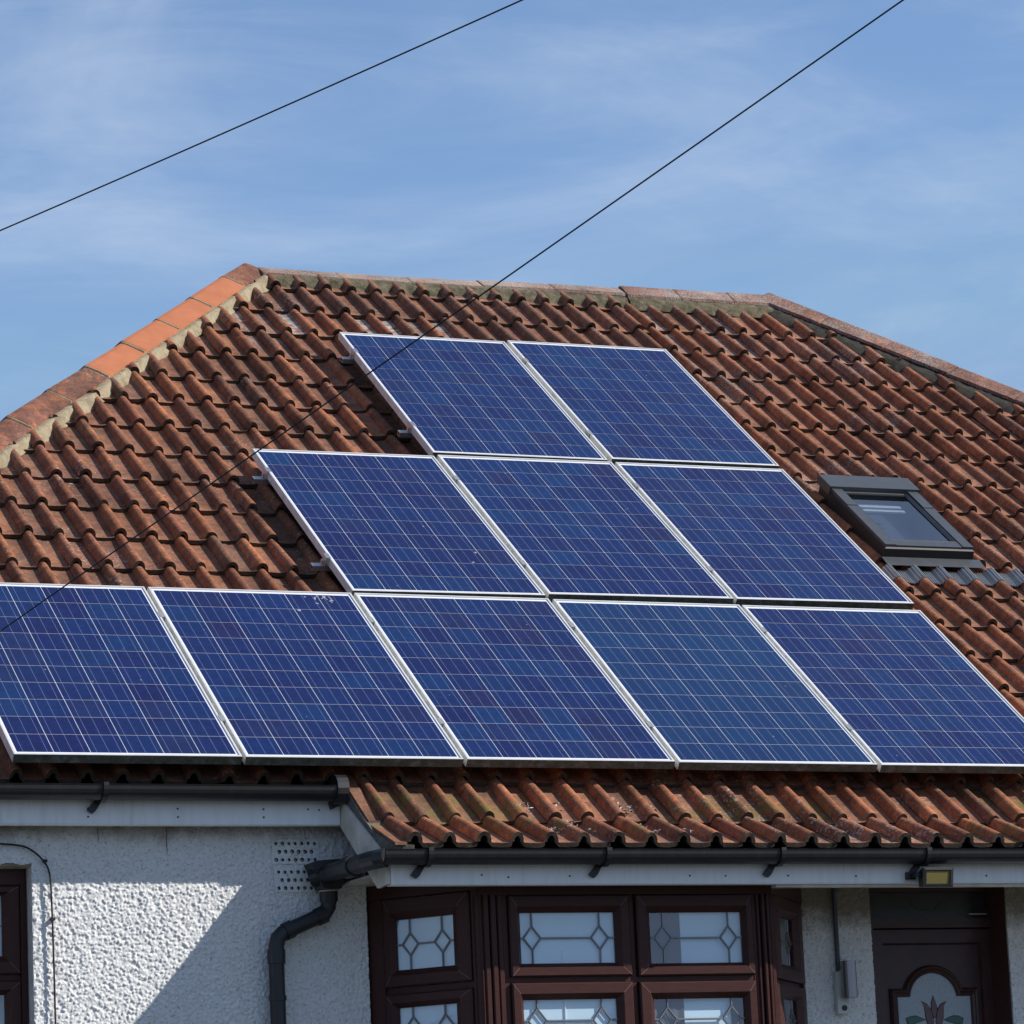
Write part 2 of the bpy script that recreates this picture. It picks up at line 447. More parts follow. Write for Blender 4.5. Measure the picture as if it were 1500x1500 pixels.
ROOT_LOC = {}
def link(name, me, parent=None, kind=None, mw=None):
    o = bpy.data.objects.new(name, me)
    COL.objects.link(o)
    if parent is not None:
        o.parent = parent
        if parent.name in ROOT_LOC:
            o.matrix_parent_inverse = Matrix.Translation(-Vector(ROOT_LOC[parent.name]))
    if mw is not None: o.matrix_basis = mw
    if kind: o['kind'] = kind
    return o
def thing(name, label, cat, loc, group=None):
    o = bpy.data.objects.new(name, None)
    COL.objects.link(o)
    o.empty_display_size = 0.2
    o.location = loc
    ROOT_LOC[o.name] = tuple(loc)
    o['label'] = label; o['category'] = cat
    if group: o['group'] = group
    return o
def tag(o, label, cat, group=None):
    o['label'] = label; o['category'] = cat
    if group: o['group'] = group
def part(name, mb, mats, parent, smooth=False, kind=None, fix=True):
    if not isinstance(mats, (list, tuple)): mats = [mats]
    return link(name, mb.mesh(name, mats, smooth, fix), parent, kind)
def boxpart(name, c0, c1, mm, parent):
    b = MB(); b.box(c0, c1); return part(name, b, mm, parent)

# ------------------------------------------------------------------ ground
g = MB()
nx, ny = 24, 40
def gz(x, y):
    if y > -3.0: return -2.75
    if y > -11.0: return -2.75 - 0.95 * (-3.0 - y) / 8.0
    return -3.70
ys = [-600, -120, -40] + [-20 + i * 0.5 for i in range(36)] + [-1.5, 0, 4, 12, 40, 150, 600]
xs = [-600, -120, -40, -15] + [-10 + i * 2.0 for i in range(13)] + [20, 45, 130, 600]
g.v = [(x, y, gz(x, y)) for y in ys for x in xs]
for j in range(len(ys) - 1):
    for i in range(len(xs) - 1):
        a = j * len(xs) + i
        g.f.append((a, a + 1, a + 1 + len(xs), a + len(xs))); g.mi.append(0)
gr = part("ground", g, M['ground'], None, kind='structure')

# ------------------------------------------------------------------ the two houses
house = thing("house", "white roughcast house with solar panels, mahogany bay window and weathered hipped tile roof", "house", (1.5, 0.6, -2.75))
neigh = thing("house", "adjoining house beyond the solar panels, gritty brown tile roof holding the skylight", "house", (8.0, 0.6, -2.75))
BR = 6.18      # ridge, along the slope
PARTY = 5.155
HIPL = lambda b: 2.87 - 0.80 * (6.25 - b)
HIPR = lambda b: 6.20 + 0.74 * (6.20 - b)

def deck(name, parent, poly_front, extra):
    b = MB()
    for poly in [poly_front] + extra:
        b.add(poly, [tuple(range(len(poly)))])
    return part(name, b, M['felt'], parent)
def rib(a, b, n=-0.185): return RP(a, b, n)
R0, R1 = rib(2.87, BR), rib(PARTY, BR)
back = lambda p: Vector((p.x, 2 * R0.y - p.y, p.z))
e0, e1 = rib(HIPL(-0.02), -0.02), rib(PARTY, -0.02)
roof = deck("roof", house, [e0, e1, R1, R0], [[e0, R0, back(e0)], [back(e0), R0, R1, back(e1)], [e0, back(e0), back(e1), e1]])
q0, q1 = rib(PARTY + 0.002, -0.02), rib(HIPR(-0.02), -0.02)
Q0, Q1 = rib(PARTY + 0.002, BR), rib(6.2, BR)
nroof = deck("roof", neigh, [q0, q1, Q1, Q0], [[q1, back(q1), Q1], [back(q1), back(q0), Q0, Q1], [q0, q1, back(q1), back(q0)]])

# -- clay tile: a half-round roll on the near side, a flat pan, a thick tail
def tile_mesh(name, mm, W, var=0, length=0.40):
    rnd = random.Random(100 + var)
    rx, rz = 0.0315 + rnd.uniform(-.0015, .0015), 0.044 + rnd.uniform(-.002, .002)
    def prof(k, thick, jz):
        pts = [(-rx - 0.004, 0.002)]
        r_x, r_z = rx * k - thick * 0.8, rz * k - thick * 0.9
        for i in range(10):
            a = math.pi - math.pi * i / 9
            pts.append((math.cos(a) * r_x, 0.002 + math.sin(a) * r_z))
        pts += [(rx + 0.006, -0.001 - thick), (0.085, -0.003 - thick + jz), (W - 0.034, 0.0 - thick + jz), (W - 0.026, 0.006 - thick)]
        return pts
    warp = rnd.uniform(-0.002, 0.002)
    b = MB()
    st = [(0.0, 1.0), (0.012, 1.03), (0.20, 0.98), (length, 0.86)]
    loops = [[(x, y + (0.002 * math.sin(x * 60 + var) if y == 0 else 0), z + (warp if y == 0.20 else 0)) for x, z in prof(k, 0, warp if y < 0.1 else 0)] for y, k in st]
    n = len(loops[0])
    b.rings(loops, False)
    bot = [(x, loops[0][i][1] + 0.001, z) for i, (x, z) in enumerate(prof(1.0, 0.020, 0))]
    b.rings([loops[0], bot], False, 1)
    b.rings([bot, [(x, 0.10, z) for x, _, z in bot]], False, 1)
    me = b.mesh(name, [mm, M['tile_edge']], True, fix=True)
    me.set_sharp_from_angle(angle=math.radians(42))
    return me

def hip_side(a, b, side):
    if side == 'L': return ((a - HIPL(b)) ) / 1.2806
    return ((HIPR(b) - a)) / 1.244
def clip_tile(me, mw, side, name, keep=0.142, top=None):
    bm = bmesh.new(); bm.from_mesh(me)
    bm.transform(mw)
    if side:
        nrm = (XX - UU * 0.80).normalized() if side == 'L' else (-XX - UU * 0.74).normalized()
        p0 = RP(2.87, 6.25, 0) if side == 'L' else RP(6.20, 6.20, 0)
        p0 = p0 + nrm * keep
        bmesh.ops.bisect_plane(bm, geom=bm.verts[:] + bm.edges[:] + bm.faces[:], plane_co=p0, plane_no=-nrm, clear_outer=True)
    if top is not None:
        bmesh.ops.bisect_plane(bm, geom=bm.verts[:] + bm.edges[:] + bm.faces[:], plane_co=RP(0, top, 0), plane_no=UU, clear_outer=True)
    bm.transform(mw.inverted())
    out = bpy.data.meshes.new(name)
    for mm in me.materials: out.materials.append(mm)
    bm.to_mesh(out); bm.free()
    return out

# camera projection, used only to leave out tiles the view shows nothing of
def proj(P):
    d = P - camo.matrix_world.translation
    z = d.dot(RF)
    return 0.5 + 5494.677 / 1500 * d.dot(RX) / z, 0.5 + 5494.677 / 1500 * d.dot(RD) / z

PAN = {(0, 0): (0.4806, 0.7698, -0.0009),
       (0, 1): (1.4844, 0.766, -0.0023),
       (0, 2): (2.4896, 0.7642, -0.0022),
       (0, 3): (3.4975, 0.7551, -0.0046),
       (0, 4): (4.5013, 0.7482, -0.0026),
       (1, 2): (2.4843, 2.4276, 0.009),
       (1, 3): (3.4958, 2.4508, 0.0078),
       (1, 4): (4.5028, 2.4547, 0.0046),
       (2, 3): (3.4783, 4.1101, -0.0017),
       (2, 4): (4.4946, 4.1306, 0.003)}
PN = 0.030        # panel glass above the datum
def under_panels(a, b):
    """well inside the field of panels: (a, b) tile tail"""
    def inside(x, y):
        if 0.24 < y < 1.66: return -0.2 < x < 5.04
        if 1.66 <= y < 3.36: return 2.02 < x < 5.04
        if 3.36 <= y < 5.02: return 3.02 < x < 5.04
        return False
    return all(inside(a + dx, b + dy) for dx in (-0.26, 0.30) for dy in (-0.02, 0.46))

TW, TG = 0.1535, 0.346
tile_vars = [tile_mesh("roof_tile", M['tile'], TW, v) for v in range(6)]
tilesL = []
def place_tile(meshes, parent, a, b, n, tilt, side, keepers, extra=None, top=None):
    rnd = random.Random(int(a * 1000) * 7919 + int(b * 1000))
    mw = roof_matrix(a + rnd.uniform(-.003, .003), b + rnd.uniform(-.009, .008) - (0.014 if rnd.random() < .05 else 0), n + rnd.uniform(-.002, .004), rnd.gauss(0, .010), tilt + rnd.uniform(-.010, .008), rnd.gauss(0, .018))
    if extra is not None: mw = extra
    me = meshes[rnd.randrange(len(meshes))]
    x, y = proj(RP(a + 0.04, b + 0.17, n))
    keepers.append((me, mw, x, y, side, top))
lefts = []
for c in range(0, 18):
    b = TG * c + (0.012 if c > 13 else 0.0) * (c - 13)
    for k in range(-24, 24):
        a = 1.715 + TW * k
        if a < -1.6 or a > PARTY - 0.03: continue
        d0 = min(hip_side(a - 0.04, b + dy, 'L') for dy in (0, 0.40)); d1 = max(hip_side(a + 0.13, b + dy, 'L') for dy in (0, 0.40))
        if d1 < 0.17: continue
        if under_panels(a, b): continue
        top = 6.10 if b + 0.40 > 6.10 else None
        place_tile(tile_vars, roof, a, b, -0.114, -0.060, 'L' if d0 < 0.14 else None, lefts, top=top)
# the two extra courses of the catslide, the lower one kicked up over the fascia
AV = 1.555
ST = RP(0, -TG, -0.114)
th = math.radians(22.0)
for k in range(0, 26):
    a = AV + TW * k
    place_tile(tile_vars, roof, a, -TG, -0.114, -0.060, None, lefts)
    rnd = random.Random(500 + k)
    tail = ST + Vector((0, -math.cos(th), -math.sin(th))) * 0.330
    mm = Matrix.Translation(Vector((a + rnd.uniform(-.004, .004), tail.y + rnd.uniform(-.006, .006), tail.z))) @ Matrix.Rotation(th - 0.045 + rnd.uniform(-.006, .006), 4, 'X') @ Matrix.Rotation(rnd.uniform(-.010, .010), 4, 'Z') @ Matrix.Rotation(rnd.uniform(-.02, .02), 4, 'Y')
    place_tile(tile_vars, roof, a, -2 * TG, -0.114, 0, None, lefts, extra=mm)

def build_tiles(keep, parent, matname, limit=298):
    def inview(t):
        return -0.04 < t[2] < 1.05 and -0.05 < t[3] < 1.05
    seen = [t for t in keep if inview(t)]
    rest = [t for t in keep if not inview(t) and -0.7 < t[2] < 1.6]
    seen.sort(key=lambda t: (t[1].translation - camo.matrix_world.translation).length)
    rest = seen[limit:] + rest
    seen = seen[:limit]
    for me, mw, x, y, side, top in seen:
        if side or top: me = clip_tile(me, mw, side, "roof_tile", top=top)
        o = link("roof_tile", me, parent)
        o.matrix_basis = mw
    bm = bmesh.new()
    for me, mw, x, y, side, top in rest:
        if side or top: me = clip_tile(me, mw, side, "outer_tiles", top=top)
        b2 = bmesh.new(); b2.from_mesh(me); b2.transform(mw)
        tmp = bpy.data.meshes.new("tmp"); b2.to_mesh(tmp); b2.free()
        bm.from_mesh(tmp); bpy.data.meshes.remove(tmp)
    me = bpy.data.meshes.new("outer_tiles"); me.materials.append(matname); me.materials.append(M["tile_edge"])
    bm.to_mesh(me); bm.free()
    if len(me.polygons):
        link("outer_tiles", me, parent, kind='stuff')
    print("tiles", len(seen), "rest", len(rest))
build_tiles(lefts, roof, M['tile'])

NW, NG = 0.1515, 0.3588
ntile_vars = [tile_mesh("roof_tile", M['tile_n'], NW, 20 + v, 0.41) for v in range(4)]
rights = []
SK = (5.205, 5.735, 2.39, 3.215)       # roof window outline on the slope
for j in range(-4, 13):
    b = 1.32 + NG * j
    if j == -4: continue
    for k in range(0, 40):
        a = 5.200 + NW * k
        d0 = min(hip_side(a + 0.13, b + dy, 'R') for dy in (0, 0.41)); d1 = max(hip_side(a - 0.04, b + dy, 'R') for dy in (0, 0.41))
        if d1 < 0.17: continue
        if SK[0] + 0.03 < a < SK[1] - 0.06 and SK[2] - 0.28 < b < SK[3] - 0.08: continue
        place_tile(ntile_vars, nroof, a, b, -0.114, -0.060, 'R' if d0 < 0.14 else None, rights, top=6.10 if b + 0.41 > 6.10 else None)
build_tiles(rights, nroof, M['tile_n'])

# -- hip and ridge caps with mortar bedding
def cap_piece(p0, p1, sidev, hw, rise, crown, mats, parent, name, thick=0.018, jitter=0.0, over=0.0):
    t = (p1 - p0).normalized(); up = sidev.cross(t).normalized()
    if up.z < 0: up = -up
    rnd = random.Random(int(p0.x * 997 + p0.y * 131))
    dz0, dz1 = rnd.uniform(-jitter, jitter), rnd.uniform(-jitter, jitter)
    def loop(p, dz, k, back):
        out = []; inn = []
        for i in range(13):
            s = -1 + 2 * i / 12
            z = crown + dz - rise * (math.sqrt(s * s + 0.012) - 0.1095) / 0.8965
            out.append(p + sidev * (s * hw * k) + up * z)
            inn.append(p + sidev * (s * (hw * k - 0.002)) + up * (z - thick))
        return out + list(reversed(inn))
    b = MB()
    L = (p1 - p0).length
    stn = [0, 0.012, L * 0.5, L - 0.012, L]
    loops = [loop(p0 + t * s, dz0 + (dz1 - dz0) * s / L + over * (1 - s / L) - (0.003 if i in (0, 4) else 0), 1 - (0.012 if i in (0, 4) else 0), 0) for i, s in enumerate(stn)]
    b.rings(loops, True, 0, True, True)
    return part(name, b, mats, parent, smooth=False)

def bedding(p0, p1, sidev, hw, top, width, mm, parent, seed, bottom, parts_name="mortar_bedding", outn=NN, down=None, step=0.02, wav=0.02):
    """mortar fillet from the cap's edge down on to the tiles"""
    t = (p1 - p0).normalized(); up = sidev.cross(t).normalized()
    if up.z < 0: up = -up
    n = int((p1 - p0).length / step)
    rows = []
    for i in range(n + 1):
        c = p0 + t * ((p1 - p0).length * i / n)
        w_ = width + wav * noise.noise(Vector((i * step * 9, seed, 0.3))) + 0.6 * wav * noise.noise(Vector((i * step * 31, seed, 1.3)))
        r = []
        for k in range(6):
            f = k / 5
            l = hw - 0.03 + (w_ + 0.03) * f
            z = bottom(l) + 0.050 * (1.0 if f < 0.9 else 0.0) + (0.004 if f < 0.5 else 0)
            z = min(z, top)
            nz = 0.008 * noise.noise(Vector((i * step * 40, k * 1.7, seed))) if 0 < k < 5 else 0
            r.append(c + sidev * l + up * (z + nz))
        rows.append(r)
    b = MB(); b.rings(rows, False)
    return part(parts_name, b, mm, parent, smooth=True)

def hip_axis(side, s, n=-0.118):
    if side == 'L': return RP(2.87 - 0.80 * s, 6.25 - s, n)
    return RP(6.20 + 0.74 * s, 6.20 - s, n)
tL = (hip_axis('L', 1) - hip_axis('L', 0)).normalized()
sideL = tL.cross(Vector((0, 0, 1))).normalized()
if sideL.x < 0: sideL = -sideL
tR = (hip_axis('R', 1) - hip_axis('R', 0)).normalized()
sideR = tR.cross(Vector((0, 0, 1))).normalized()
if sideR.x > 0: sideR = -sideR
joints = [0.02, 0.29, 0.66, 1.03, 1.40, 1.77, 2.14, 2.51, 2.88, 3.25, 3.62, 3.99, 4.36, 4.73, 5.10, 5.47, 5.84, 6.21]
for i in range(len(joints) - 1):
    mm = M['terracotta'] if 1 <= i <= 4 else M['hip_old']
    o = cap_piece(hip_axis('L', joints[i] + 0.004), hip_axis('L', joints[i + 1] - 0.004), sideL, 0.124, 0.072, 0.052 - (0.006 if i == 0 else 0), mm, roof, "hip_tile", jitter=0.003, over=-0.006)
    if 1 <= i <= 4: o['label'] = "new bright orange hip tile"
# thin joint mortar and the bedding below
for i in range(1, len(joints) - 1):
    cap_piece(hip_axis('L', joints[i] - 0.006), hip_axis('L', joints[i] + 0.006), sideL, 0.1225, 0.0715, 0.0495, M['mortar'], roof, "joint_mortar", thick=0.02)
up_drop = lambda l: -0.006 - 0.50 * l
bedding(hip_axis('L', -0.02), hip_axis('L', 6.2), sideL, 0.124, -0.034, 0.066, M['mortar'], roof, 3.1, up_drop, wav=0.022)
jr = [0.0, 0.36, 0.72, 1.08, 1.44, 1.80, 2.16, 2.52, 2.9, 3.3, 3.7, 4.1, 4.5, 4.9, 5.3, 5.7, 6.15]
for i in range(len(jr) - 1):
    cap_piece(hip_axis('R', jr[i] + 0.002), hip_axis('R', jr[i + 1] - 0.002), sideR, 0.120, 0.066, 0.074, M['ridge_n'], nroof, "hip_tile", jitter=0.003)
bedding(hip_axis('R', 0.0), hip_axis('R', 6.15), sideR, 0.120, -0.008, 0.080, M['mortar_dark'], nroof, 5.1, lambda l: -0.010 - 0.50 * l, wav=0.02)

def rdg(a, n=-0.118): return RP(a, BR, n)
sideF = Vector((0, -1, 0))
rj = [2.90, 3.38, 3.825, 4.28, 4.745, 5.205]
rz = [0.032, 0.030, 0.034, 0.040, 0.048]
for i in range(5):
    cap_piece(rdg(rj[i] + 0.001), rdg(rj[i + 1] - 0.001), sideF, 0.112, 0.060, rz[i], M['ridge_pale'], roof, "ridge_tile", jitter=0.003)
rdrop = lambda l: -0.012 - 0.70 * l
bedding(rdg(2.92), rdg(5.2), sideF, 0.112, rz[2] - 0.062, 0.055, M['mortar_moss'], roof, 7.7, rdrop, wav=0.02)
nj = [5.215, 5.57, 5.93, 6.26]
for i in range(3):
    cap_piece(rdg(nj[i] + 0.002), rdg(nj[i + 1] - 0.002), sideF, 0.125, 0.085, 0.060, M['ridge_n'], nroof, "ridge_tile", jitter=0.002)
bedding(rdg(5.21), rdg(6.24), sideF, 0.125, -0.028, 0.050, M['mortar_moss'], nroof, 9.7, rdrop, wav=0.02)

# ------------------------------------------------------------------ solar panels
PW, PL = 0.988, 1.633
def frame_mesh():
    b = MB()
    def rect(w_, l_, z): return [(-w_ / 2, -l_ / 2, z), (w_ / 2, -l_ / 2, z), (w_ / 2, l_ / 2, z), (-w_ / 2, l_ / 2, z)]
    b.rings([rect(PW, PL, -0.001), rect(PW - 0.002, PL - 0.002, 0), rect(PW - 0.019, PL - 0.021, 0), rect(PW - 0.020, PL - 0.022, -0.0055)], True, 0)
    k = len(b.v)
    top, bot = rect(PW, PL, -0.001), rect(PW, PL, -0.040)
    b.add(top + bot, [(0, 1, 5, 4)], 2)
    b.add(top + bot, [(1, 2, 6, 5), (2, 3, 7, 6), (3, 0, 4, 7)], 1)
    b.rings([rect(PW, PL, -0.040), rect(PW - 0.06, PL - 0.06, -0.040)], True, 1)
    return b.mesh("frame", [M['frame'], M['frame_side'], M['grime']])
def backsheet_mesh():
    b = MB(); b.box((-PW / 2 + 0.008, -PL / 2 + 0.008, -0.009), (PW / 2 - 0.008, PL / 2 - 0.008, -0.0048)); return b.mesh("backsheet", [M['backsheet']])
CS = 0.1552
def cell_mesh(mk='cell'):
    b = MB(); h = CS / 2; z = 0.0
    xsn = [-h]
    for c in (-0.052, 0.0, 0.052): xsn += [c - 0.0008, c + 0.0008]
    xsn.append(h)
    for i in range(len(xsn) - 1):
        b.add([(xsn[i], -h, z), (xsn[i + 1], -h, z), (xsn[i + 1], h, z), (xsn[i], h, z)], [(0, 1, 2, 3)], i % 2)
    b.add([(-h, -h, z), (h, -h, z), (h, h, z), (-h, h, z), (-h, -h, z - .0006), (h, -h, z - .0006), (h, h, z - .0006), (-h, h, z - .0006)],
          [(0, 1, 5, 4), (1, 2, 6, 5), (2, 3, 7, 6), (3, 0, 4, 7)], 0)
    return b.mesh("cell", [M[mk], M['busbar']], fix=False)
FM, BM, CM, CT = frame_mesh(), backsheet_mesh(), cell_mesh(), cell_mesh('cell_teal')
plabels = {
 (0, 0): "bottom row solar panel whose outer corner is crossed by the overhead cable",
 (0, 1): "bottom row solar panel with bird droppings smeared across its upper corner",
 (0, 2): "middle solar panel of the bottom row, third along from the cropped panel",
 (0, 3): "teal-tinted solar panel in the bottom row, paler than its navy neighbours",
 (0, 4): "solar panel at the porch end of the bottom row, nearest the skylight in that row",
 (1, 2): "solar panel of the three-panel row whose upper corner lies under the overhead cable",
 (1, 3): "solar panel at the centre of the three-panel row, with panels on every side",
 (1, 4): "solar panel of the three-panel row standing directly beside the skylight",
 (2, 3): "upper row solar panel crossed by the overhead cable, its side edge over dark shaded tiles",
 (2, 4): "upper row solar panel away from the cable, its side edge beside the neighbouring roof"}
first = None
for (r, c), (a, b, rot) in PAN.items():
    mw = roof_matrix(a, b, PN, rot)
    root = bpy.data.objects.new("solar_panel", None)
    COL.objects.link(root)
    root.matrix_basis = mw
    root.empty_display_size = 0.2
    root['label'] = plabels[(r, c)]; root['category'] = "solar panel"; root['group'] = "solar panels bolted over the tiled roof"
    link("frame", FM, root); link("backsheet", BM, root)
    for i in range(6):
        for j in range(10):
            o = link("cell", CT if (r, c) == (0, 3) else CM, root)
            o.location = ((i - 2.5) * (CS + 0.0032), (j - 4.5) * (CS + 0.0028), -0.0040)
    # bird droppings, dried on the glass
    rnd = random.Random(r * 10 + c)
    spots = [(rnd.uniform(-.45, .45), rnd.uniform(-.75, .75), rnd.uniform(.002, .005)) for _ in range(rnd.randint(2, 5))]
    if (r, c) == (0, 1):
        spots += [(0.30 + rnd.uniform(-.05, .08), 0.745 + rnd.uniform(-.05, .03), rnd.uniform(.003, .009)) for _ in range(16)] + [(0.18, 0.62, .010)]
    if (r, c) == (1, 2): spots += [(0.30, -0.35, .009), (0.25, -0.46, .008)]
    db = MB()
    for (x, y, s) in spots:
        n = 7; e = rnd.uniform(1.0, 1.8); ang = rnd.uniform(0, 3)
        pts = []
        for q in range(n):
            rr = s * rnd.uniform(.6, 1.1); t_ = 2 * math.pi * q / n
            u, v = math.cos(t_) * rr * e, math.sin(t_) * rr
            pts.append((x + u * math.cos(ang) - v * math.sin(ang), y + u * math.sin(ang) + v * math.cos(ang), -0.0037))
        db.add(pts + [(x, y, -0.0022)], [(q, (q + 1) % n, n) for q in range(n)])
    d = part("bird_droppings", db, M['dropping'], root, kind='stuff')

# mounting rails with end clamps and roof hooks
def rail(a0, a1, b, label):
    root = thing("mounting_rail", label, "rail", tuple(RP(a0, b, PN - 0.06)), "aluminium rails under the panels")
    mw = roof_matrix(0, b, PN)
    rb = MB(); rb.box((a0 + 0.02, -0.018, -0.072), (a1, 0.018, -0.046), 0, mw)
    rb.box((a0 + 0.019, -0.012, -0.067), (a0 + 0.05, 0.012, -0.051), 1, mw)
    part("rail", rb, [M['alu'], M['velux_dark']], root)
    cb = MB(); cb.box((a0 + 0.075, -0.028, -0.044), (a0 + 0.100, 0.024, 0.003), 0, mw); cb.box((a0 + 0.064, -0.010, -0.046), (a0 + 0.078, 0.010, -0.020), 0, mw)
    part("end_clamp", cb, M['alu'], root)
    k = a0 + 0.105 + PW
    while k < a1 - 0.5:
        mb = MB(); mb.box((k - 0.004, -0.03, -0.044), (k + 0.020, 0.022, 0.0015), 0, mw); part("mid_clamp", mb, M['clamp'], root)
        k += PW + 0.0214
    hb = MB(); hb.box((a0 + 0.30, 0.018, -0.145), (a0 + 0.33, 0.024, -0.050), 0, mw); part("roof_hook", hb, M['alu'], root)
rows = {0: (-0.12, 4.99, -0.06, "bottom"), 1: (1.900, 4.99, 1.62, "three-panel"), 2: (2.905, 4.99, 3.30, "upper")}
for r, (a0, a1, b0, nm) in rows.items():
    for off, wh in ((0.36, "lower"), (1.36, "upper")):
        rail(a0, a1, b0 + off, f"{wh} aluminium rail in the shadow beneath the bottom row of panels" if r == 0 else f"bare aluminium {wh} rail poking out from under the {nm} row of panels" if r != 2 else f"bare aluminium {wh} rail poking out from under the two topmost panels")

# ------------------------------------------------------------------ skylight on the neighbouring roof
sk = link("skylight", None, neigh)
ROOT_LOC.pop(sk.name, None)
a0, a1, b0, b1 = SK
IR = roof_matrix(0, 0, 0)
def rr(l, r_, bo, to, n): return [RP(l, bo, n), RP(r_, bo, n), RP(r_, to, n), RP(l, to, n)]
kb = MB()
kb.rings([rr(a0, a1, b0, b1, -0.13), rr(a0, a1, b0, b1, -0.016), rr(a0 + 0.01, a1 - 0.01, b0 + 0.01, b1, -0.010), rr(a0 + .085, a1 - .085, b0 + .105, b1 - .15, -0.010), rr(a0 + .092, a1 - .092, b0 + .112, b1 - .15, -0.045)], True)
part("skylight_frame", kb, M['velux_dark'], sk)
for l in (a0 + 0.004, a1 - 0.066):
    bb = MB(); bb.box((l, b0 + 0.012, -0.012), (l + 0.062, b1 - 0.33, 0.004), 0, IR); part("side_cover", bb, M['velux'], sk)
    bb = MB(); bb.box((l + 0.001, b1 - 0.328, -0.012), (l + 0.061, b1 - 0.10, 0.007), 0, IR); part("side_cover", bb, M['velux'], sk)
bb = MB(); bb.box((a0 - 0.006, b1 - 0.125, -0.03), (a1 + 0.006, b1 + 0.03, 0.020), 0, IR); part("top_cover", bb, M['velux'], sk)
bb = MB(); bb.box((a0 + 0.07, b0 + 0.012, -0.012), (a1 - 0.07, b0 + 0.075, 0.000), 0, IR); part("bottom_cover", bb, M['velux'], sk)
bb = MB(); bb.rings([rr(a0 + .066, a1 - .066, b0 + .076, b1 - .12, -0.004), rr(a0 + .075, a1 - .075, b0 + .085, b1 - .12, -0.001), rr(a0 + .088, a1 - .088, b0 + .10, b1 - .13, -0.012)], True); part("sash", bb, M['velux'], sk)
bb = MB(); bb.add(rr(a0 + .08, a1 - .08, b0 + .09, b1 - .12, -0.016), [(0, 1, 2, 3)]); part("pane", bb, M['sky_glass'], sk)
bb = MB(); bb.add(rr(a0 + .02, a1 - .02, b0 + .02, b1 - .02, -0.125), [(0, 1, 2, 3)]); part("shaft", bb, simple("reflected_sky_lining", (0.055, 0.075, 0.13), 0.7), sk)  # shaft tinted blue: the pane's sky reflection put into its colour
bb = MB(); bb.box((a0 + 0.11, b1 - 0.285, -0.034), (a1 - 0.17, b1 - 0.255, -0.024), 0, IR); bb.box((a0 + 0.11, b1 - 0.335, -0.034), (a1 - 0.17, b1 - 0.310, -0.024), 0, IR); part("reflection_bar", bb, M['upvc'], sk)  # white bars added under the glass to imitate two bright reflected stripes
# pleated apron dressed over the rolls
bb = MB()
bb.rings([[RP(a0 - 0.01 + (a1 - a0 + 0.05) * i / 20, b0 - 0.002, -0.062) for i in range(21)], [RP(a0 - 0.01 + (a1 - a0 + 0.05) * i / 20, b0 - 0.085, -0.070) for i in range(21)]], False)
part("apron_tray", bb, M['velux'], sk)
nA = 420
rows_ = []
for jb in range(7):
    row = []
    for i in range(nA + 1):
        a = 5.06 + 0.95 * i / nA
        ph_ = ((a - 5.200 + NW * 40) % NW) / NW
        prof = 0.036 * max(0.0, math.cos((ph_ if ph_ < .5 else ph_ - 1) * math.pi / 0.62)) ** 1.2 if (ph_ < .31 or ph_ > .69) else 0.0
        bt = b0 - 0.075 - 0.135 * jb / 6 + 0.006 * math.sin(a * 41)
        if a > a1 + 0.03: bt += -0.0
        row.append(RP(a, bt, -0.112 + prof + 0.006 * (6 - jb) / 6 + 0.0050 * math.sin(i * 2 * math.pi / 6)))
    rows_.append(row)
bb.__init__(); bb.rings(rows_, False)
part("pleated_apron", bb, M['apron'], sk, smooth=True)

# ------------------------------------------------------------------ eaves
GRV = []
def gutter(x0, x1, y, z, r, parent, brk, left_end=True, right_end=True):
    gp = MB(); n = 12
    def lp(x, rr_): return [Vector((x, y - rr_ * math.cos(math.pi * i / n), z - rr_ * math.sin(math.pi * i / n) * 0.98)) for i in range(n + 1)]
    def sec(x): return [Vector((x, y - r - .004, z + .008))] + lp(x, r) + [Vector((x, y + r + .004, z + .008)), Vector((x, y + r - .004, z + .008))] + list(reversed(lp(x, r - .005))) + [Vector((x, y - r + .003, z + .008))]
    gp.rings([sec(x0), sec(x1)], True, 0, True, True)
    if left_end: gp.rings([sec(x0), sec(x0 + 0.002)], True, 0, True, True)
    o = part("gutter", gp, M['black'], parent, smooth=False)
    for bx in brk:
        bb = MB(); R = r + 0.006
        arc = [Vector((bx, y - R * math.cos(math.pi * i / n), z - R * math.sin(math.pi * i / n))) for i in range(n + 1)]
        arc = [Vector((bx, y - R, z + 0.014)), ] + arc
        for p, q in zip(arc[:-1], arc[1:]):
            d = (q - p); nrm = Vector((0, -d.z, d.y)).normalized() * 0.003
            bb.rings([[p + Vector((-.011, 0, 0)) - nrm, p + Vector((.011, 0, 0)) - nrm, p + Vector((.011, 0, 0)) + nrm, p + Vector((-.011, 0, 0)) + nrm],
                      [q + Vector((-.011, 0, 0)) - nrm, q + Vector((.011, 0, 0)) - nrm, q + Vector((.011, 0, 0)) + nrm, q + Vector((-.011, 0, 0)) + nrm]], True, 0, True, True)
        # leg of the bracket, screwed to the fascia, slewed a little
        bb.prism([(-.052, -.078), (-.030, -.092), (-.016, -.080), (.010, -.040), (.012, -.020), (-.012, -.030)], lambda u, v, d: Vector((bx + u, y + d, z + v - 0.012)), r - 0.012, r + 0.004)
        part("gutter_bracket", bb, M['black'], o)
    return o
gL = gutter(-1.9, 1.435, 0.0, -0.131, 0.056, house, [0.375])
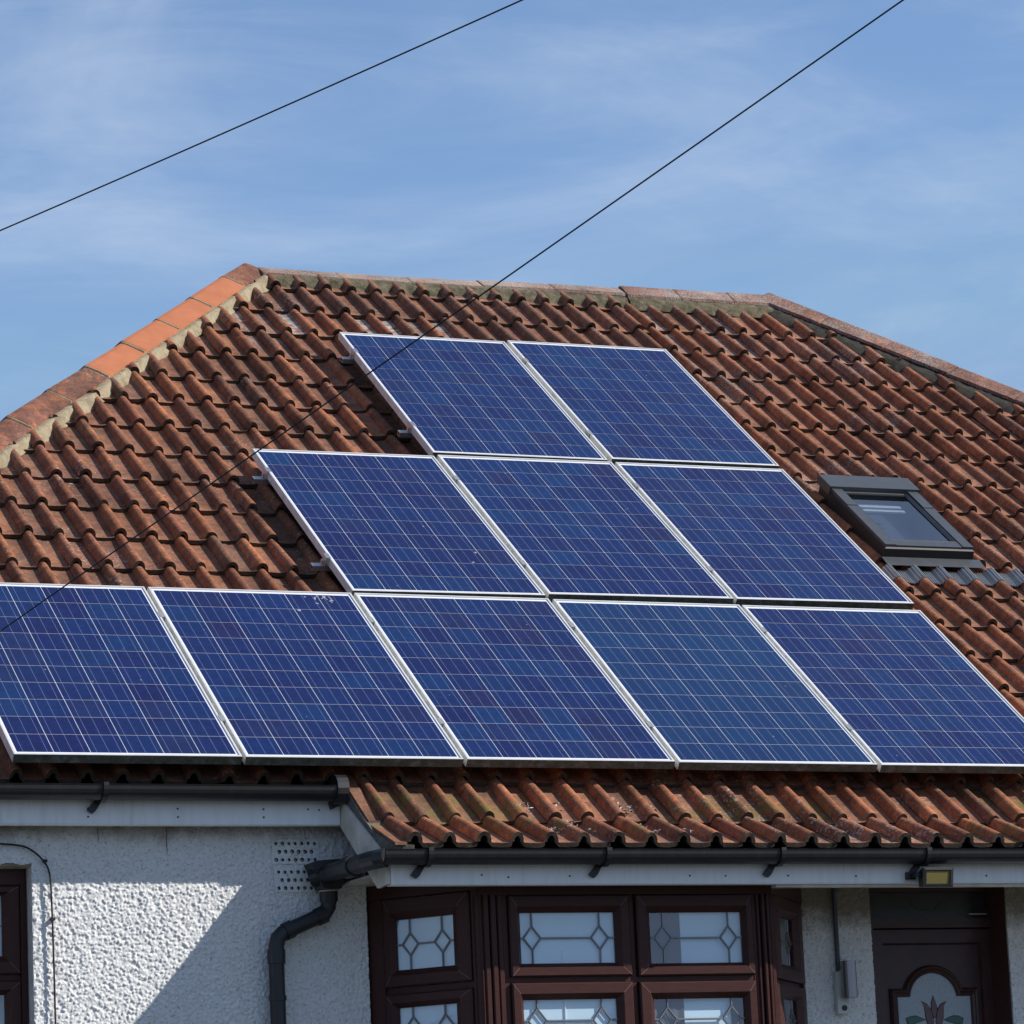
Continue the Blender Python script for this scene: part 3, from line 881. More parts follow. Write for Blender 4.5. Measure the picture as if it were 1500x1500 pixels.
# union at the end of the upper gutter
ub = MB(); ub.tube([(1.395, 0.0, -0.135), (1.446, 0.0, -0.135)], 0.064, 16); part("gutter_union", ub, M['black'], gL)
ub = MB(); ub.prism([(-.02, -.06), (.03, -.05), (.03, -.075), (-.012, -.095)], lambda u, v, d: Vector((1.41 + u, d, -0.12 + v)), 0.03, 0.06); part("gutter_bracket", ub, M['black'], gL)
gRt = gutter(1.40, 5.6, -0.525, -0.462, 0.054, house, [1.600, 2.405, 3.225, 3.935])
def fascia(x0, x1, y, z0, z1, nails):
    fb = MB(); fb.box((x0, y, z0), (x1, y + 0.018, z1))
    fb.box((x0, y + 0.002, z0 - 0.004), (x1, y + 0.05, z0 - 0.0005))
    o = part("fascia", fb, M['upvc'], house)
    for nx_, nz in nails:
        nb = MB(); nb.tube([(nx_, y - 0.0025, nz), (nx_, y + 0.002, nz)], 0.0042, 8); part("nail", nb, M['nail'], o)
    return o
fascia(-1.9, 1.444, 0.062, -0.276, -0.145, [(0.33, -0.247), (0.33, -0.212), (0.72, -0.247), (0.72, -0.212), (1.10, -0.247), (1.10, -0.212), (1.30, -0.212), (1.35, -0.215)])
fascia(1.4645, 5.6, -0.462, -0.588, -0.44, [(1.99, -0.560), (1.87, -0.55), (2.27, -0.556), (2.83, -0.556), (3.0, -0.557), (3.30, -0.557), (3.63, -0.56), (4.28, -0.56)])
boxpart("soffit", (-1.9, 0.081, -0.235), (1.44, 0.6, -0.225), M['upvc_dirty'], house)
boxpart("soffit", (1.47, -0.443, -0.530), (5.6, 0.7, -0.520), M['upvc_dirty'], house)
boxpart("soffit_trim", (3.25, -0.440, -0.604), (5.6, -0.395, -0.532), M['upvc_dirty'], house)
# barge board closing the side of the catslide
bb = MB()
bb.prism([(0.10, -0.145), (-0.02, -0.215), (-0.405, -0.445), (-0.459, -0.470), (-0.459, -0.586), (-0.345, -0.592), (0.080, -0.278), (0.19, -0.25)], lambda u, v, d: Vector((1.447 + d, u, v)), 0.0, 0.016)
part("barge_board", bb, M['upvc_dirty'], house)
# cement verge between the board and the tiles
bb = MB()
bb.prism([(0.12, -0.085), (0.035, -0.125), (-0.19, -0.285), (-0.30, -0.352), (-0.505, -0.430), (-0.50, -0.452), (-0.40, -0.446), (-0.02, -0.216), (0.10, -0.15)], lambda u, v, d: Vector((1.458 + d, u, v)), 0.0, 0.10)
part("verge_cement", bb, M['cement'], roof)
# flat verge strips beside the first roll
for (p, q) in ((RP(0, 0.04, -0.112), RP(0, -TG - .005, -0.109)), (RP(0, -TG + .0, -0.122), ST + Vector((0, -math.cos(th), -math.sin(th))) * 0.325)):
    bb = MB()
    bb.prism([(1.468, 0.0), (1.522, 0.0), (1.522, -0.012), (1.468, -0.012)], lambda u, v, d, p=p, q=q: Vector((u, 0, v)) + (p if d == 0 else q), 0, 1)
    part("verge_strip", bb, M['tile'], roof)
# felt deck under the catslide
bb = MB(); bb.add([RP(1.48, 0.05, -0.17), RP(5.6, 0.05, -0.17), RP(5.6, -0.34, -0.17), RP(1.48, -0.34, -0.17)], [(0, 1, 2, 3)])
bb.add([RP(1.48, -0.34, -0.17), RP(5.6, -0.34, -0.17), Vector((5.6, -0.46, -0.44)), Vector((1.48, -0.46, -0.44))], [(0, 1, 2, 3)])
part("catslide_deck", bb, M['felt'], roof)
# eaves filler under the upper tiles
boxpart("eaves_filler", (-1.9, 0.085, -0.20), (1.45, 0.11, -0.135), M['felt'], roof)

# return gutter and swan-neck downpipe
bb = MB(); bb.tube([(1.42, -0.525, -0.485), (1.395, -0.50, -0.487), (1.372, -0.43, -0.490), (1.365, -0.30, -0.492)], 0.040, 14)
part("return_gutter", bb, M['black'], gRt)
bb = MB(); bb.tube([(1.365, -0.31, -0.492), (1.365, -0.22, -0.492)], 0.047, 14); part("union", bb, M['black'], gRt)
bb = MB(); bb.tube([(1.366, -0.24, -0.490), (1.378, 0.02, -0.486), (1.365, 0.085, -0.490), (1.33, 0.12, -0.503)], 0.039, 14); part("return_pipe", bb, M['black'], gRt)
bb = MB(); bb.prism([(-.085, .035), (-.055, .045), (.10, .055), (.125, -.02), (.07, -.03), (.045, -.075), (-.035, -.075), (-.055, -.03)], lambda u, v, d: Vector((1.392 + u, d, -0.475 + v)), 0.055, 0.160); part("hopper", bb, M['black'], gRt)
dp = MB()
pts = [(1.3975, 0.11, -0.50), (1.400, 0.115, -0.560), (1.4015, 0.12, -0.595), (1.398, 0.122, -0.622), (1.384, 0.124, -0.645), (1.360, 0.125, -0.660), (1.225, 0.13, -0.716), (1.190, 0.13, -0.732), (1.170, 0.13, -0.752), (1.162, 0.13, -0.785), (1.160, 0.13, -0.84), (1.162, 0.13, -1.60), (1.165, 0.13, -2.70)]
dp.tube(pts, 0.0335, 16)
downpipe = part("downpipe", dp, M['black'], house, smooth=True)
for p, q, rr_ in [((1.400, 0.115, -0.555), (1.4015, 0.12, -0.600), 0.039), ((1.385, 0.124, -0.650), (1.345, 0.126, -0.667), 0.0385), ((1.235, 0.13, -0.712), (1.200, 0.13, -0.727), 0.0385), ((1.161, 0.13, -0.80), (1.160, 0.13, -0.86), 0.0385), ((1.161, 0.13, -0.995), (1.161, 0.13, -1.015), 0.0375)]:
    bb = MB(); bb.tube([p, q], rr_, 16); part("pipe_socket", bb, M['black'], downpipe)
bb = MB(); bb.tube([(1.4013, 0.119, -0.552), (1.4014, 0.119, -0.558)], 0.0405, 16); part("pale_ring", bb, M['upvc_dirty'], downpipe)

# ------------------------------------------------------------------ walls
def rough_wall(name, x0, x1, z0, z1, y, step, hole=None, parent=house, amp=0.0085):
    nxs, nzs = int((x1 - x0) / step), int((z1 - z0) / step)
    vs = []
    for j in range(nzs + 1):
        z = z0 + (z1 - z0) * j / nzs
        for i in range(nxs + 1):
            x = x0 + (x1 - x0) * i / nxs
            p = Vector((x * 70, z * 70, 1.7))
            d1 = noise.voronoi(p + Vector((noise.noise(p * .7), noise.noise(p * .7 + Vector((9, 2, 4))), 0)) * 0.5)[0][0]
            h = (0.55 - d1) * (1.05 + 0.8 * noise.noise(p * 0.6 + Vector((0, 0, 5)))) + noise.noise(p * 1.9) * 0.26 + noise.noise(p * 0.22) * 0.16
            h = max(h, -0.35)
            # smoother, thinner coat just under the eaves
            vs.append((x, y - amp * (0.35 + h * 1.2), z))
    fs = []
    for j in range(nzs):
        for i in range(nxs):
            if hole:
                cx, cz = x0 + (x1 - x0) * (i + .5) / nxs, z0 + (z1 - z0) * (j + .5) / nzs
                if hole(cx, cz): continue
            a = j * (nxs + 1) + i
            fs.append((a, a + 1, a + nxs + 2, a + nxs + 1))
    me = bpy.data.meshes.new(name); me.from_pydata(vs, [], fs); me.materials.append(M['roughcast'])
    me.polygons.foreach_set('use_smooth', [True] * len(me.polygons)); me.update()
    return link(name, me, parent)
WY = 0.19
WX, WZ = 0.118, -0.428
rough_wall("front_wall", -0.9, 1.597, -1.45, -0.20, WY, 0.0038, hole=lambda x, z: (x < WX and z < WZ + 0.004 * math.sin(x * 60)) or (1.172 < x < 1.388 and -0.431 < z < -0.327) or (1.180 < x < 1.396 and -0.552 < z < -0.449))
bb = MB(); bb.box((-1.9, WY + 0.012, -0.428), (1.595, WY + 0.30, -0.20)); bb.box((WX + 0.012, WY + 0.012, -2.75), (1.595, WY + 0.3, -0.43)); bb.box((-1.9, WY, -2.75), (-0.9, WY + 0.3, -0.20)); bb.box((-0.9, WY, -2.75), (1.597, WY + 0.011, -1.45))
part("wall_core", bb, M['roughcast'], house)
bb = MB(); bb.add([(WX + .006, WY - .004, -0.432), (WX + .006, WY - .004, -1.45), (WX + .006, WY + .30, -1.45), (WX + .006, WY + .30, -0.432)], [(0, 1, 2, 3)])
part("window_reveal", bb, M['render_smooth'], house)
bb = MB(); bb.add([(-0.9, WY - .004, WZ - .002), (WX + .006, WY - .004, WZ - .002), (WX + .006, WY + .3, WZ - .030), (-0.9, WY + .3, WZ - .030)], [(0, 1, 2, 3)])
part("window_head", bb, M['reveal'], house)
rough_wall("pillar", 3.66, 4.038, -1.45, -0.52, WY, 0.0038, amp=0.0095)
bb = MB(); bb.box((3.66, WY + .012, -2.75), (4.034, 0.45, -0.52)); bb.box((3.66, WY, -2.75), (4.034, WY + .011, -1.45)); part("pillar_core", bb, M['roughcast'], house)
rough_wall("pillar", 4.748, 5.30, -1.45, -0.52, WY, 0.0038, amp=0.0095)
bb = MB(); bb.box((4.752, WY + .012, -2.75), (5.60, 0.45, -0.52)); bb.box((4.752, WY, -2.75), (5.60, WY + .011, -1.45)); part("pillar_core", bb, M['roughcast'], house)
boxpart("house_body", (-1.75, 0.75, -2.75), (PARTY - 0.02, 9.6, -0.20), M['plain_wall'], house)
boxpart("neighbour_wall", (PARTY, 0.35, -2.75), (10.2, 9.6, -0.20), M['plain_wall'], neigh)

# hairline cracks in the render under the fascia
for pts in ([(0.405, -0.281), (0.4045, -0.300), (0.4065, -0.318), (0.405, -0.345)], [(0.705, -0.281), (0.7065, -0.305), (0.7035, -0.33), (0.706, -0.372), (0.704, -0.395)]):
    b = MB(); b.tube([(x, WY - 0.0125, z) for x, z in pts], [0.0016] * (len(pts) - 1) + [0.0005], 5); part("hairline_crack", b, M['nail'], house)
# air bricks with their rows of holes
def air_brick(x0, x1, z0, z1, rows_n, off):
    b = MB(); y = WY - 0.008; nr = len(rows_n)
    for r_, cnt in enumerate(rows_n):
        za, zb = z1 - (z1 - z0) * r_ / nr, z1 - (z1 - z0) * (r_ + 1) / nr
        pitch = (x1 - x0 - 0.012) / 7
        xs0 = x0 + 0.006 + (7 - cnt) * pitch / 2
        edges = [x0] + [xs0 + pitch * i for i in range(cnt + 1)] + [x1]
        b.add([(x0, y, za), (xs0, y, za), (xs0, y, zb), (x0, y, zb)], [(0, 1, 2, 3)])
        b.add([(xs0 + pitch * cnt, y, za), (x1, y, za), (x1, y, zb), (xs0 + pitch * cnt, y, zb)], [(0, 1, 2, 3)])
        for i in range(cnt):
            xa, xb = xs0 + pitch * i, xs0 + pitch * (i + 1); cx, cz = (xa + xb) / 2, (za + zb) / 2
            rad = random.uniform(0.0074, 0.0102)
            sq = [(xb, cz), (xb, za), (cx, za), (xa, za), (xa, cz), (xa, zb), (cx, zb), (xb, zb)]
            l0 = [(p[0], y, p[1]) for p in sq]
            l1 = [(cx + rad * math.cos(math.pi * q / 4) * random.uniform(.85, 1.1), y, cz + rad * math.sin(math.pi * q / 4) * random.uniform(.85, 1.1)) for q in range(8)]
            b.rings([l0, l1], True)
            b.rings([l1, [(p[0], y + 0.003, p[2]) for p in l1]], True)
            b.rings([[(p[0], y + 0.003, p[2]) for p in l1], [(p[0], y + 0.04, p[2]) for p in l1]], True, 1, False, True)
    b.box((x0, y + 0.001, z0), (x0 + 0.001, WY + 0.02, z1)); b.box((x1 - .001, y + 0.001, z0), (x1, WY + 0.02, z1))
    b.box((x0, y + 0.001, z0 - .001), (x1, WY + 0.01, z0)); b.box((x0, y + 0.001, z1), (x1, WY + 0.01, z1 + .001))
    return part("air_brick", b, [M['roughcast'], M['nail']], house)
air_brick(1.172, 1.388, -0.431, -0.327, [7, 6, 7], 0)
air_brick(1.180, 1.396, -0.552, -0.449, [7, 6, 7], 0)

# ------------------------------------------------------------------ windows
def sash_loops(f, u0, u1, v0, v1, gu0, gu1, gv0, gv1, d):
    """closed picture-frame with a bevel towards the glass; f(u, v, depth)"""
    def R(a, b_, c_, e, dd): return [f(a, c_, dd), f(b_, c_, dd), f(b_, e, dd), f(a, e, dd)]
    k = 0.35
    mu0, mu1, mv0, mv1 = gu0 + (u0 - gu0) * k, gu1 + (u1 - gu1) * k, gv0 + (v0 - gv0) * k, gv1 + (v1 - gv1) * k
    return [R(u0, u1, v0, v1, d), R(u0, u1, v0, v1, 0.006), R(u0 + .006, u1 - .006, v0 + .006, v1 - .006, 0.0), R(mu0, mu1, mv0, mv1, 0.0), R(gu0, gu1, gv0, gv1, 0.024), R(gu0, gu1, gv0, gv1, 0.034)]
def mitre(f, pairs, w_=0.0016):
    b = MB()
    for (u0, v0, u1, v1) in pairs:
        p, q = Vector((u0, v0)), Vector((u1, v1)); d = (q - p).normalized(); n_ = Vector((-d.y, d.x)) * w_
        b.add([f(*(p + n_), -0.0008), f(*(q + n_), -0.0008), f(*(q - n_), -0.0008), f(*(p - n_), -0.0008)], [(0, 1, 2, 3)])
    return b
def came_mesh(f, g, xs_, hw, hh, dep, w_=0.0042, lo=None):
    gu0, gu1, gv0, gv1 = g
    cz = (gv0 + gv1) / 2 if lo is None else lo
    segs = [(gu0, cz, xs_[0] - hw, cz), (xs_[0] + hw, cz, xs_[1] - hw, cz), (xs_[1] + hw, cz, gu1, cz)]
    for x in xs_:
        segs += [(x, gv1, x, cz + hh), (x, cz - hh, x, gv0), (x - hw, cz, x, cz + hh), (x, cz + hh, x + hw, cz), (x + hw, cz, x, cz - hh), (x, cz - hh, x - hw, cz)]
    b = MB()
    for (a, c_, d_, e) in segs:
        p, q = Vector((a, c_)), Vector((d_, e)); t = (q - p).normalized(); n_ = Vector((-t.y, t.x)) * w_
        p = p - t * 0.001; q = q + t * 0.001
        prof = [(-1.0, 0.004), (-0.5, 0.0), (0.5, 0.0), (1.0, 0.004)]
        b.rings([[f(*(p + n_ * s), dep + z) for s, z in prof], [f(*(q + n_ * s), dep + z) for s, z in prof]], False)
    return b
def casement(parent, f, u0, u1, v0, v1, gu0, gu1, gv0, gv1, dpos, hw, hh, blind=True, curtain=None, lo=None):
    b = MB(); b.rings(sash_loops(f, u0, u1, v0, v1, gu0, gu1, gv0, gv1, 0.03), True)
    part("sash", b, M['wood'], parent)
    k = 0.35
    for seg in [(u0 + .006, v0 + .006, gu0 + (u0 - gu0) * k, gv0 + (v0 - gv0) * k), (u1 - .006, v0 + .006, gu1 + (u1 - gu1) * k, gv0 + (v0 - gv0) * k),
                                (u0 + .006, v1 - .006, gu0 + (u0 - gu0) * k, gv1 + (v1 - gv1) * k), (u1 - .006, v1 - .006, gu1 + (u1 - gu1) * k, gv1 + (v1 - gv1) * k)]:
        part("mitre_bead", mitre(f, [seg], 0.0008), M['bead'], parent)
    e = 0.006
    b = MB(); b.add([f(gu0 - e, gv0 - e, 0.0315), f(gu1 + e, gv0 - e, 0.0315), f(gu1 + e, gv1 + e, 0.0315), f(gu0 - e, gv1 + e, 0.0315)], [(0, 1, 2, 3)])
    part("pane", b, M['glass'], parent)
    w_ = gu1 - gu0
    part("lead_came", came_mesh(f, (gu0, gu1, gv0, gv1), [gu0 + w_ * dpos[0], gu0 + w_ * dpos[1]], hw, hh, 0.0265, lo=lo), M['lead'], parent)
    part("lead_came", came_mesh(f, (gu0, gu1, gv0, gv1), [gu0 + w_ * dpos[0], gu0 + w_ * dpos[1]], hw, hh, 0.0350, lo=lo), M['lead'], parent)  # second copy added behind the glass to imitate the cames' reflected double

YB = -0.285
XA, XB = 1.925, 3.306
fF = lambda u, v, d: Vector((u, YB + d, v))
bay = link("bay_window", None, house)
Lw, Lp = (1.597 - XA), (0.19 - YB)
LL = math.hypot(Lw, Lp)
dl = Vector((Lw / LL, Lp / LL, 0)); nl = Vector((dl.y, -dl.x, 0))
if nl.y < 0: nl = -nl
fL = lambda t, v, d: Vector((XA, YB, 0)) + dl * t + nl * d + Vector((0, 0, v))
Rw, Rp = (3.705 - XB), (0.19 - YB)
RL = math.hypot(Rw, Rp)
dr = Vector((Rw / RL, Rp / RL, 0)); nr_ = Vector((-dr.y, dr.x, 0))
if nr_.y < 0: nr_ = -nr_
fR = lambda t, v, d: Vector((XB, YB, 0)) + dr * t + nr_ * d + Vector((0, 0, v))
# head and outer frame
def frame_box(f, u0, u1, v0, v1, d0, d1, name="window_frame"):
    b = MB(); b.prism([(u0, v0), (u1, v0), (u1, v1), (u0, v1)], f, d0, d1); return part(name, b, M['wood'], bay)
frame_box(fF, XA, XB, -0.615, -0.525, 0.004, 0.07); frame_box(fL, 0.0, LL, -0.590, -0.525, 0.006, 0.07); frame_box(fR, 0.0, RL, -0.615, -0.525, 0.006, 0.07)
frame_box(fF, 2.03, 2.0585, -1.60, -0.6152, 0.020, 0.07, "mullion"); frame_box(fF, 3.2105, 3.235, -1.60, -0.6152, 0.020, 0.07, "mullion")
frame_box(fF, 2.628, 2.648, -1.60, -0.6152, 0.022, 0.07, "mullion")
frame_box(fF, XA + .1, 2.6278, -0.986, -0.964, 0.022, 0.07, "transom"); frame_box(fF, 2.6482, XB - .1, -0.989, -0.967, 0.022, 0.07, "transom")
# moulded corner posts
for nm, X0, w_, sg in (("l", XA, 0.128, 1), ("r", XB, 0.094, -1)):
    for i in range(4):
        b = MB(); wv = w_ / 4
        xa = X0 + sg * (wv * i - 0.012); xb = xa + sg * (wv - 0.006)
        dd = [0.016, 0.004, 0.000, 0.010][i]
        b.rings([[fF(xa, z, 0.05), fF(xa, z, dd + .006), fF(xa + sg * .005, z, dd), fF(xb - sg * .004, z, dd), fF(xb, z, dd + .006), fF(xb, z, 0.05)] for z in (-1.62, -0.6155)], True, 0, True, True)
        part("corner_post", b, M['wood'], bay)
casement(bay, fF, 2.062, 2.622, -0.962, -0.617, 2.1180, 2.5570, -0.905, -0.690, (0.13, 0.845), 0.040, 0.050)
casement(bay, fF, 2.654, 3.208, -0.965, -0.617, 2.7230, 3.1620, -0.911, -0.693, (0.145, 0.86), 0.040, 0.050)
casement(bay, fF, 2.062, 2.622, -1.40, -0.988, 2.1185, 2.5520, -1.335, -1.058, (0.15, 0.84), 0.042, 0.052, lo=-1.146)
casement(bay, fF, 2.654, 3.208, -1.40, -0.991, 2.7260, 3.1560, -1.340, -1.063, (0.15, 0.86), 0.042, 0.052, lo=-1.150)
frame_box(fL, 0.0, 0.05, -1.62, -0.5905, 0.012, 0.07, "corner_post"); frame_box(fL, LL - 0.075, LL, -1.62, -0.5905, 0.012, 0.07, "corner_post")
frame_box(fL, 0.05, LL - 0.075, -0.998, -0.972, 0.024, 0.07, "transom")
s_ = LL / 0.575
casement(bay, fL, 0.055, LL - 0.08, -0.970, -0.592, 0.150 * s_, 0.445 * s_, -0.898, -0.684, (0.215, 0.77), 0.040, 0.048)
casement(bay, fL, 0.055, LL - 0.08, -1.40, -1.000, 0.148 * s_, 0.445 * s_, -1.33, -1.058, (0.22, 0.77), 0.040, 0.048, lo=-1.147)
frame_box(fR, 0.0, 0.03, -1.62, -0.6155, 0.012, 0.07, "corner_post"); frame_box(fR, RL - 0.05, RL, -1.62, -0.6155, 0.012, 0.07, "corner_post")
frame_box(fR, 0.03, RL - 0.05, -0.998, -0.980, 0.024, 0.07, "transom")
casement(bay, fR, 0.034, RL - 0.055, -0.978, -0.617, 0.16, RL - 0.16, -0.908, -0.70, (0.215, 0.77), 0.040, 0.048)
casement(bay, fR, 0.034, RL - 0.055, -1.40, -1.000, 0.16, RL - 0.16, -1.33, -1.058, (0.22, 0.77), 0.040, 0.048, lo=-1.147)
b = MB(); b.box((XA - .02, YB - .03, -1.70), (XB + .02, YB + .1, -1.62)); part("window_sill", b, M['wood'], bay)
b = MB(); b.prism([(XA, YB + .02), (XB, YB + .02), (3.70, 0.19), (3.70, 0.40), (1.60, 0.40), (1.60, 0.19)], lambda u, v, d: Vector((u, v, d)), -2.75, -1.70); part("bay_base", b, M['roughcast'], bay)
frame_box(fF, XA, XB, -1.62, -1.404, 0.012, 0.07, "bottom_rail"); frame_box(fL, 0.051, LL - 0.076, -1.62, -1.404, 0.014, 0.07, "bottom_rail"); frame_box(fR, 0.031, RL - 0.051, -1.62, -1.404, 0.014, 0.07, "bottom_rail")
# blinds and curtain hung inside
def hang(name, f, u0, u1, d, mm, v0=-1.6, v1=-0.60, wave=0.0):
    b = MB(); n = 28
    l0 = [f(u0 + (u1 - u0) * i / n, v0, d + wave * math.sin(i * 1.3)) for i in range(n + 1)]; l1 = [f(u0 + (u1 - u0) * i / n, v1, d + wave * math.sin(i * 1.3 + .4)) for i in range(n + 1)]
    b.rings([l0, l1], False); return part(name, b, mm, bay, smooth=True)
hang("blind", fF, 2.02, 2.62, 0.0425, M['blind'])
hang("curtain", fF, 2.60, 2.875, 0.046, M['curtain'], wave=0.003)
hang("blind", fF, 2.80, 3.25, 0.0500, M['blind'])
hang("curtain", fF, 3.10, 3.28, 0.045, M['curtain'], v1=-0.97, wave=0.003)
hang("blind", fL, 0.06, LL - 0.03, 0.0425, M['blind'])
hang("blind", fR, 0.06, RL - 0.03, 0.0425, M['curtain'])
# candle-shaped ornament on the inside sill
b = MB(); b.tube([(2.315, YB + .040, -1.2), (2.315, YB + .040, -0.88), (2.317, YB + .040, -0.845)], [0.004, 0.004, 0.002], 8); part("ornament", b, M['upvc'], bay)

# small window cut by the picture edge
sw = link("side_window", None, house)
YS = 0.278
fS = lambda u, v, d: Vector((u, YS + d, v))
def sbox(u0, u1, v0, v1, d0, d1, nm):
    b = MB(); b.box((u0, YS + d0, v0), (u1, YS + d1, v1)); part(nm, b, M['wood'], sw)
sbox(-0.9, 0.118, -0.505, -0.44, 0.004, 0.06, "window_frame"); sbox(0.094, 0.118, -1.6, -0.5055, 0.004, 0.06, "window_frame"); sbox(-0.9, 0.0935, -0.900, -0.878, 0.018, 0.06, "transom")
def scas(u0, u1, v0, v1, gu0, gu1, gv0, gv1):
    casement(sw, fS, u0, u1, v0, v1, gu0, gu1, gv0, gv1, (0.14, 0.86), 0.04, 0.05)
scas(-0.46, 0.092, -0.876, -0.508, -0.40, 0.020, -0.800, -0.548)
scas(-0.46, 0.092, -1.42, -0.902, -0.40, 0.026, -1.36, -0.960)
b = MB(); b.add([(-0.88, YS + .10, -1.6), (0.10, YS + .10, -1.6), (0.10, YS + .10, -0.45), (-0.88, YS + .10, -0.45)], [(0, 1, 2, 3)]); part("blind", b, M['blind'], sw)

# ------------------------------------------------------------------ front door
door = link("front_door", None, house)
YD = 0.36
fD = lambda u, v, d: Vector((u, YD + d, v))
def dbox(nm, u0, u1, v0, v1, d0, d1, mm='door_wood'):
    b = MB(); b.box((u0, YD + d0, v0), (u1, YD + d1, v1)); return part(nm, b, M[mm], door)
dbox("door_frame", 4.040, 4.126, -2.75, -0.522, -0.03, 0.05); dbox("door_frame", 4.772, 4.748 + .06, -2.75, -0.522, -0.03, 0.05)
dbox("door_frame", 4.1262, 4.7718, -0.715, -0.672, -0.03, 0.05); dbox("door_frame", 4.1262, 4.7718, -0.548, -0.522, -0.03, 0.05)
dbox("transom_pane", 4.1262, 4.7718, -0.6718, -0.5482, 0.004, 0.02, 'transom')
dbox("shaded_reveal", 4.7455, 4.7478, -2.75, -0.524, -0.16, 0.05)  # thin sheet over the pillar's reveal; recess shade put in as dark timber colour
# leaf: stiles and rails round a sunken field
U0, U1, V1 = 4.128, 4.770, -0.718
pu0, pu1, pv1 = 4.1913, 4.690, -0.791
b = MB(); b.box((U0, YD + .012, -2.74), (U1, YD + .045, V1)); leaf = part("door_leaf", b, M['door_wood'], door)
b = MB()
def RD4(a, c_, e, g_, d): return [fD(a, e, d), fD(c_, e, d), fD(c_, g_, d), fD(a, g_, d)]
b.rings([RD4(U0, U1, -2.74, V1, 0.012), RD4(U0, U1, -2.74, V1, -0.002), RD4(U0 + .004, U1 - .004, -2.74, V1 - .004, -0.006), RD4(pu0 - .008, pu1 + .008, -2.6, pv1 + .008, -0.006), RD4(pu0, pu1, -2.6, pv1, 0.0115)], True)
part("stile", b, M['door_wood'], door)
def arch(grow, zb):
    cx, cz, r_ = 4.4375, -1.040, 0.1205 + grow
    pts = [(4.2485 - grow, zb), (4.2485 - grow, -1.029 + grow)]
    a0_ = math.asin(min(1, (-1.029 + grow - cz) / r_))
    for i in range(19):
        a = math.pi - a0_ - (math.pi - 2 * a0_) * i / 18
        pts.append((cx + r_ * math.cos(a) * 1.02, cz + r_ * math.sin(a) * 0.98))
    pts += [(4.6315 + grow, -1.029 + grow), (4.6315 + grow, zb)]
    return pts
b = MB(); b.prism(arch(0.0, -1.75), fD, 0.0095, 0.0118); part("arched_pane", b, M['frost'], door)
prof = [(0.0, 0.010), (0.004, -0.004), (0.014, -0.010), (0.022, -0.004), (0.030, -0.008), (0.038, 0.004), (0.040, 0.0112)]
b = MB(); b.rings([[fD(u, v, d) for u, v in arch(g_, -1.75)] for g_, d in prof], False); part("arch_moulding", b, M['door_wood'], door, smooth=False)
def motif(name, poly, mm, d=0.0085):
    cx = sum(p[0] for p in poly) / len(poly); cz = sum(p[1] for p in poly) / len(poly)
    big = []
    for u, v in poly:
        l = math.hypot(u - cx, v - cz); big.append((cx + (u - cx) * (1 + .005 / l), cz + (v - cz) * (1 + .005 / l)))
    bb = MB(); bb.prism(big, fD, d, 0.0094); part(name + "_outline", bb, M['outline'], door)
    bb = MB(); bb.prism(poly, fD, d - 0.002, d - 0.0002); part(name, bb, mm, door)
motif("petal", [(4.4365, -1.027), (4.4255, -1.060), (4.4235, -1.092), (4.430, -1.120), (4.439, -1.126), (4.449, -1.105), (4.4525, -1.085), (4.446, -1.055)], M['petal'])
motif("petal", [(4.3745, -1.051), (4.388, -1.075), (4.393, -1.122), (4.402, -1.165), (4.425, -1.178), (4.431, -1.140), (4.421, -1.095), (4.405, -1.068)], M['petal'])
motif("petal", [(4.5015, -1.053), (4.489, -1.075), (4.482, -1.122), (4.471, -1.165), (4.449, -1.178), (4.444, -1.140), (4.455, -1.095), (4.471, -1.068)], M['petal'])
motif("leaf_motif", [(4.290, -1.126), (4.313, -1.120), (4.338, -1.118), (4.360, -1.124), (4.388, -1.134), (4.352, -1.143), (4.322, -1.152), (4.298, -1.152)], M['leafg'])
motif("leaf_motif", [(4.586, -1.130), (4.560, -1.121), (4.537, -1.121), (4.512, -1.127), (4.486, -1.136), (4.522, -1.146), (4.552, -1.155), (4.578, -1.155)], M['leafg'])
for sgn in (-1, 1):
    motif("transom_motif", [(4.452 + sgn * x, z) for x, z in [(0.008, -0.635), (0.05, -0.600), (0.10, -0.588), (0.11, -0.594), (0.07, -0.628)]], M['transom'], d=0.0025)
dbox("letter_strip", 4.652, 4.748, -0.654, -0.648, 0.000, 0.0035, 'plate')
b = MB(); b.tube([(4.762, YD - .008, -0.728), (4.762, YD - .004, -0.728)], 0.006, 8); part("screw_cap", b, M['plate'], door)

# ------------------------------------------------------------------ fittings and cables
lamp = thing("wall_light", "brushed steel cylinder light on the roughcast pillar beside the door", "wall light", (3.87, 0.17, -0.99))
b = MB(); b.tube([(3.872, 0.115, -0.880), (3.872, 0.115, -1.046)], 0.0345, 20); part("cylinder_shade", b, M['steel'], lamp, smooth=False)
b = MB(); b.box((3.826, 0.150, -1.112), (3.882, 0.176, -0.925)); b.box((3.845, 0.12, -1.0), (3.885, 0.152, -0.92)); part("back_plate", b, M['plate'], lamp)
b = MB(); b.tube([(3.858, 0.144, -1.088), (3.858, 0.151, -1.088)], 0.0125, 12); part("sensor", b, M['velux_dark'], lamp)
b = MB(); b.tube([(3.848, 0.168, -0.93), (3.848, 0.166, -0.52)], 0.0115, 8); part("conduit", b, M['conduit'], lamp)
fl = thing("floodlight", "small black floodlight with amber lens fixed on the white fascia over the door", "floodlight", (3.97, -0.50, -0.57))
b = MB()
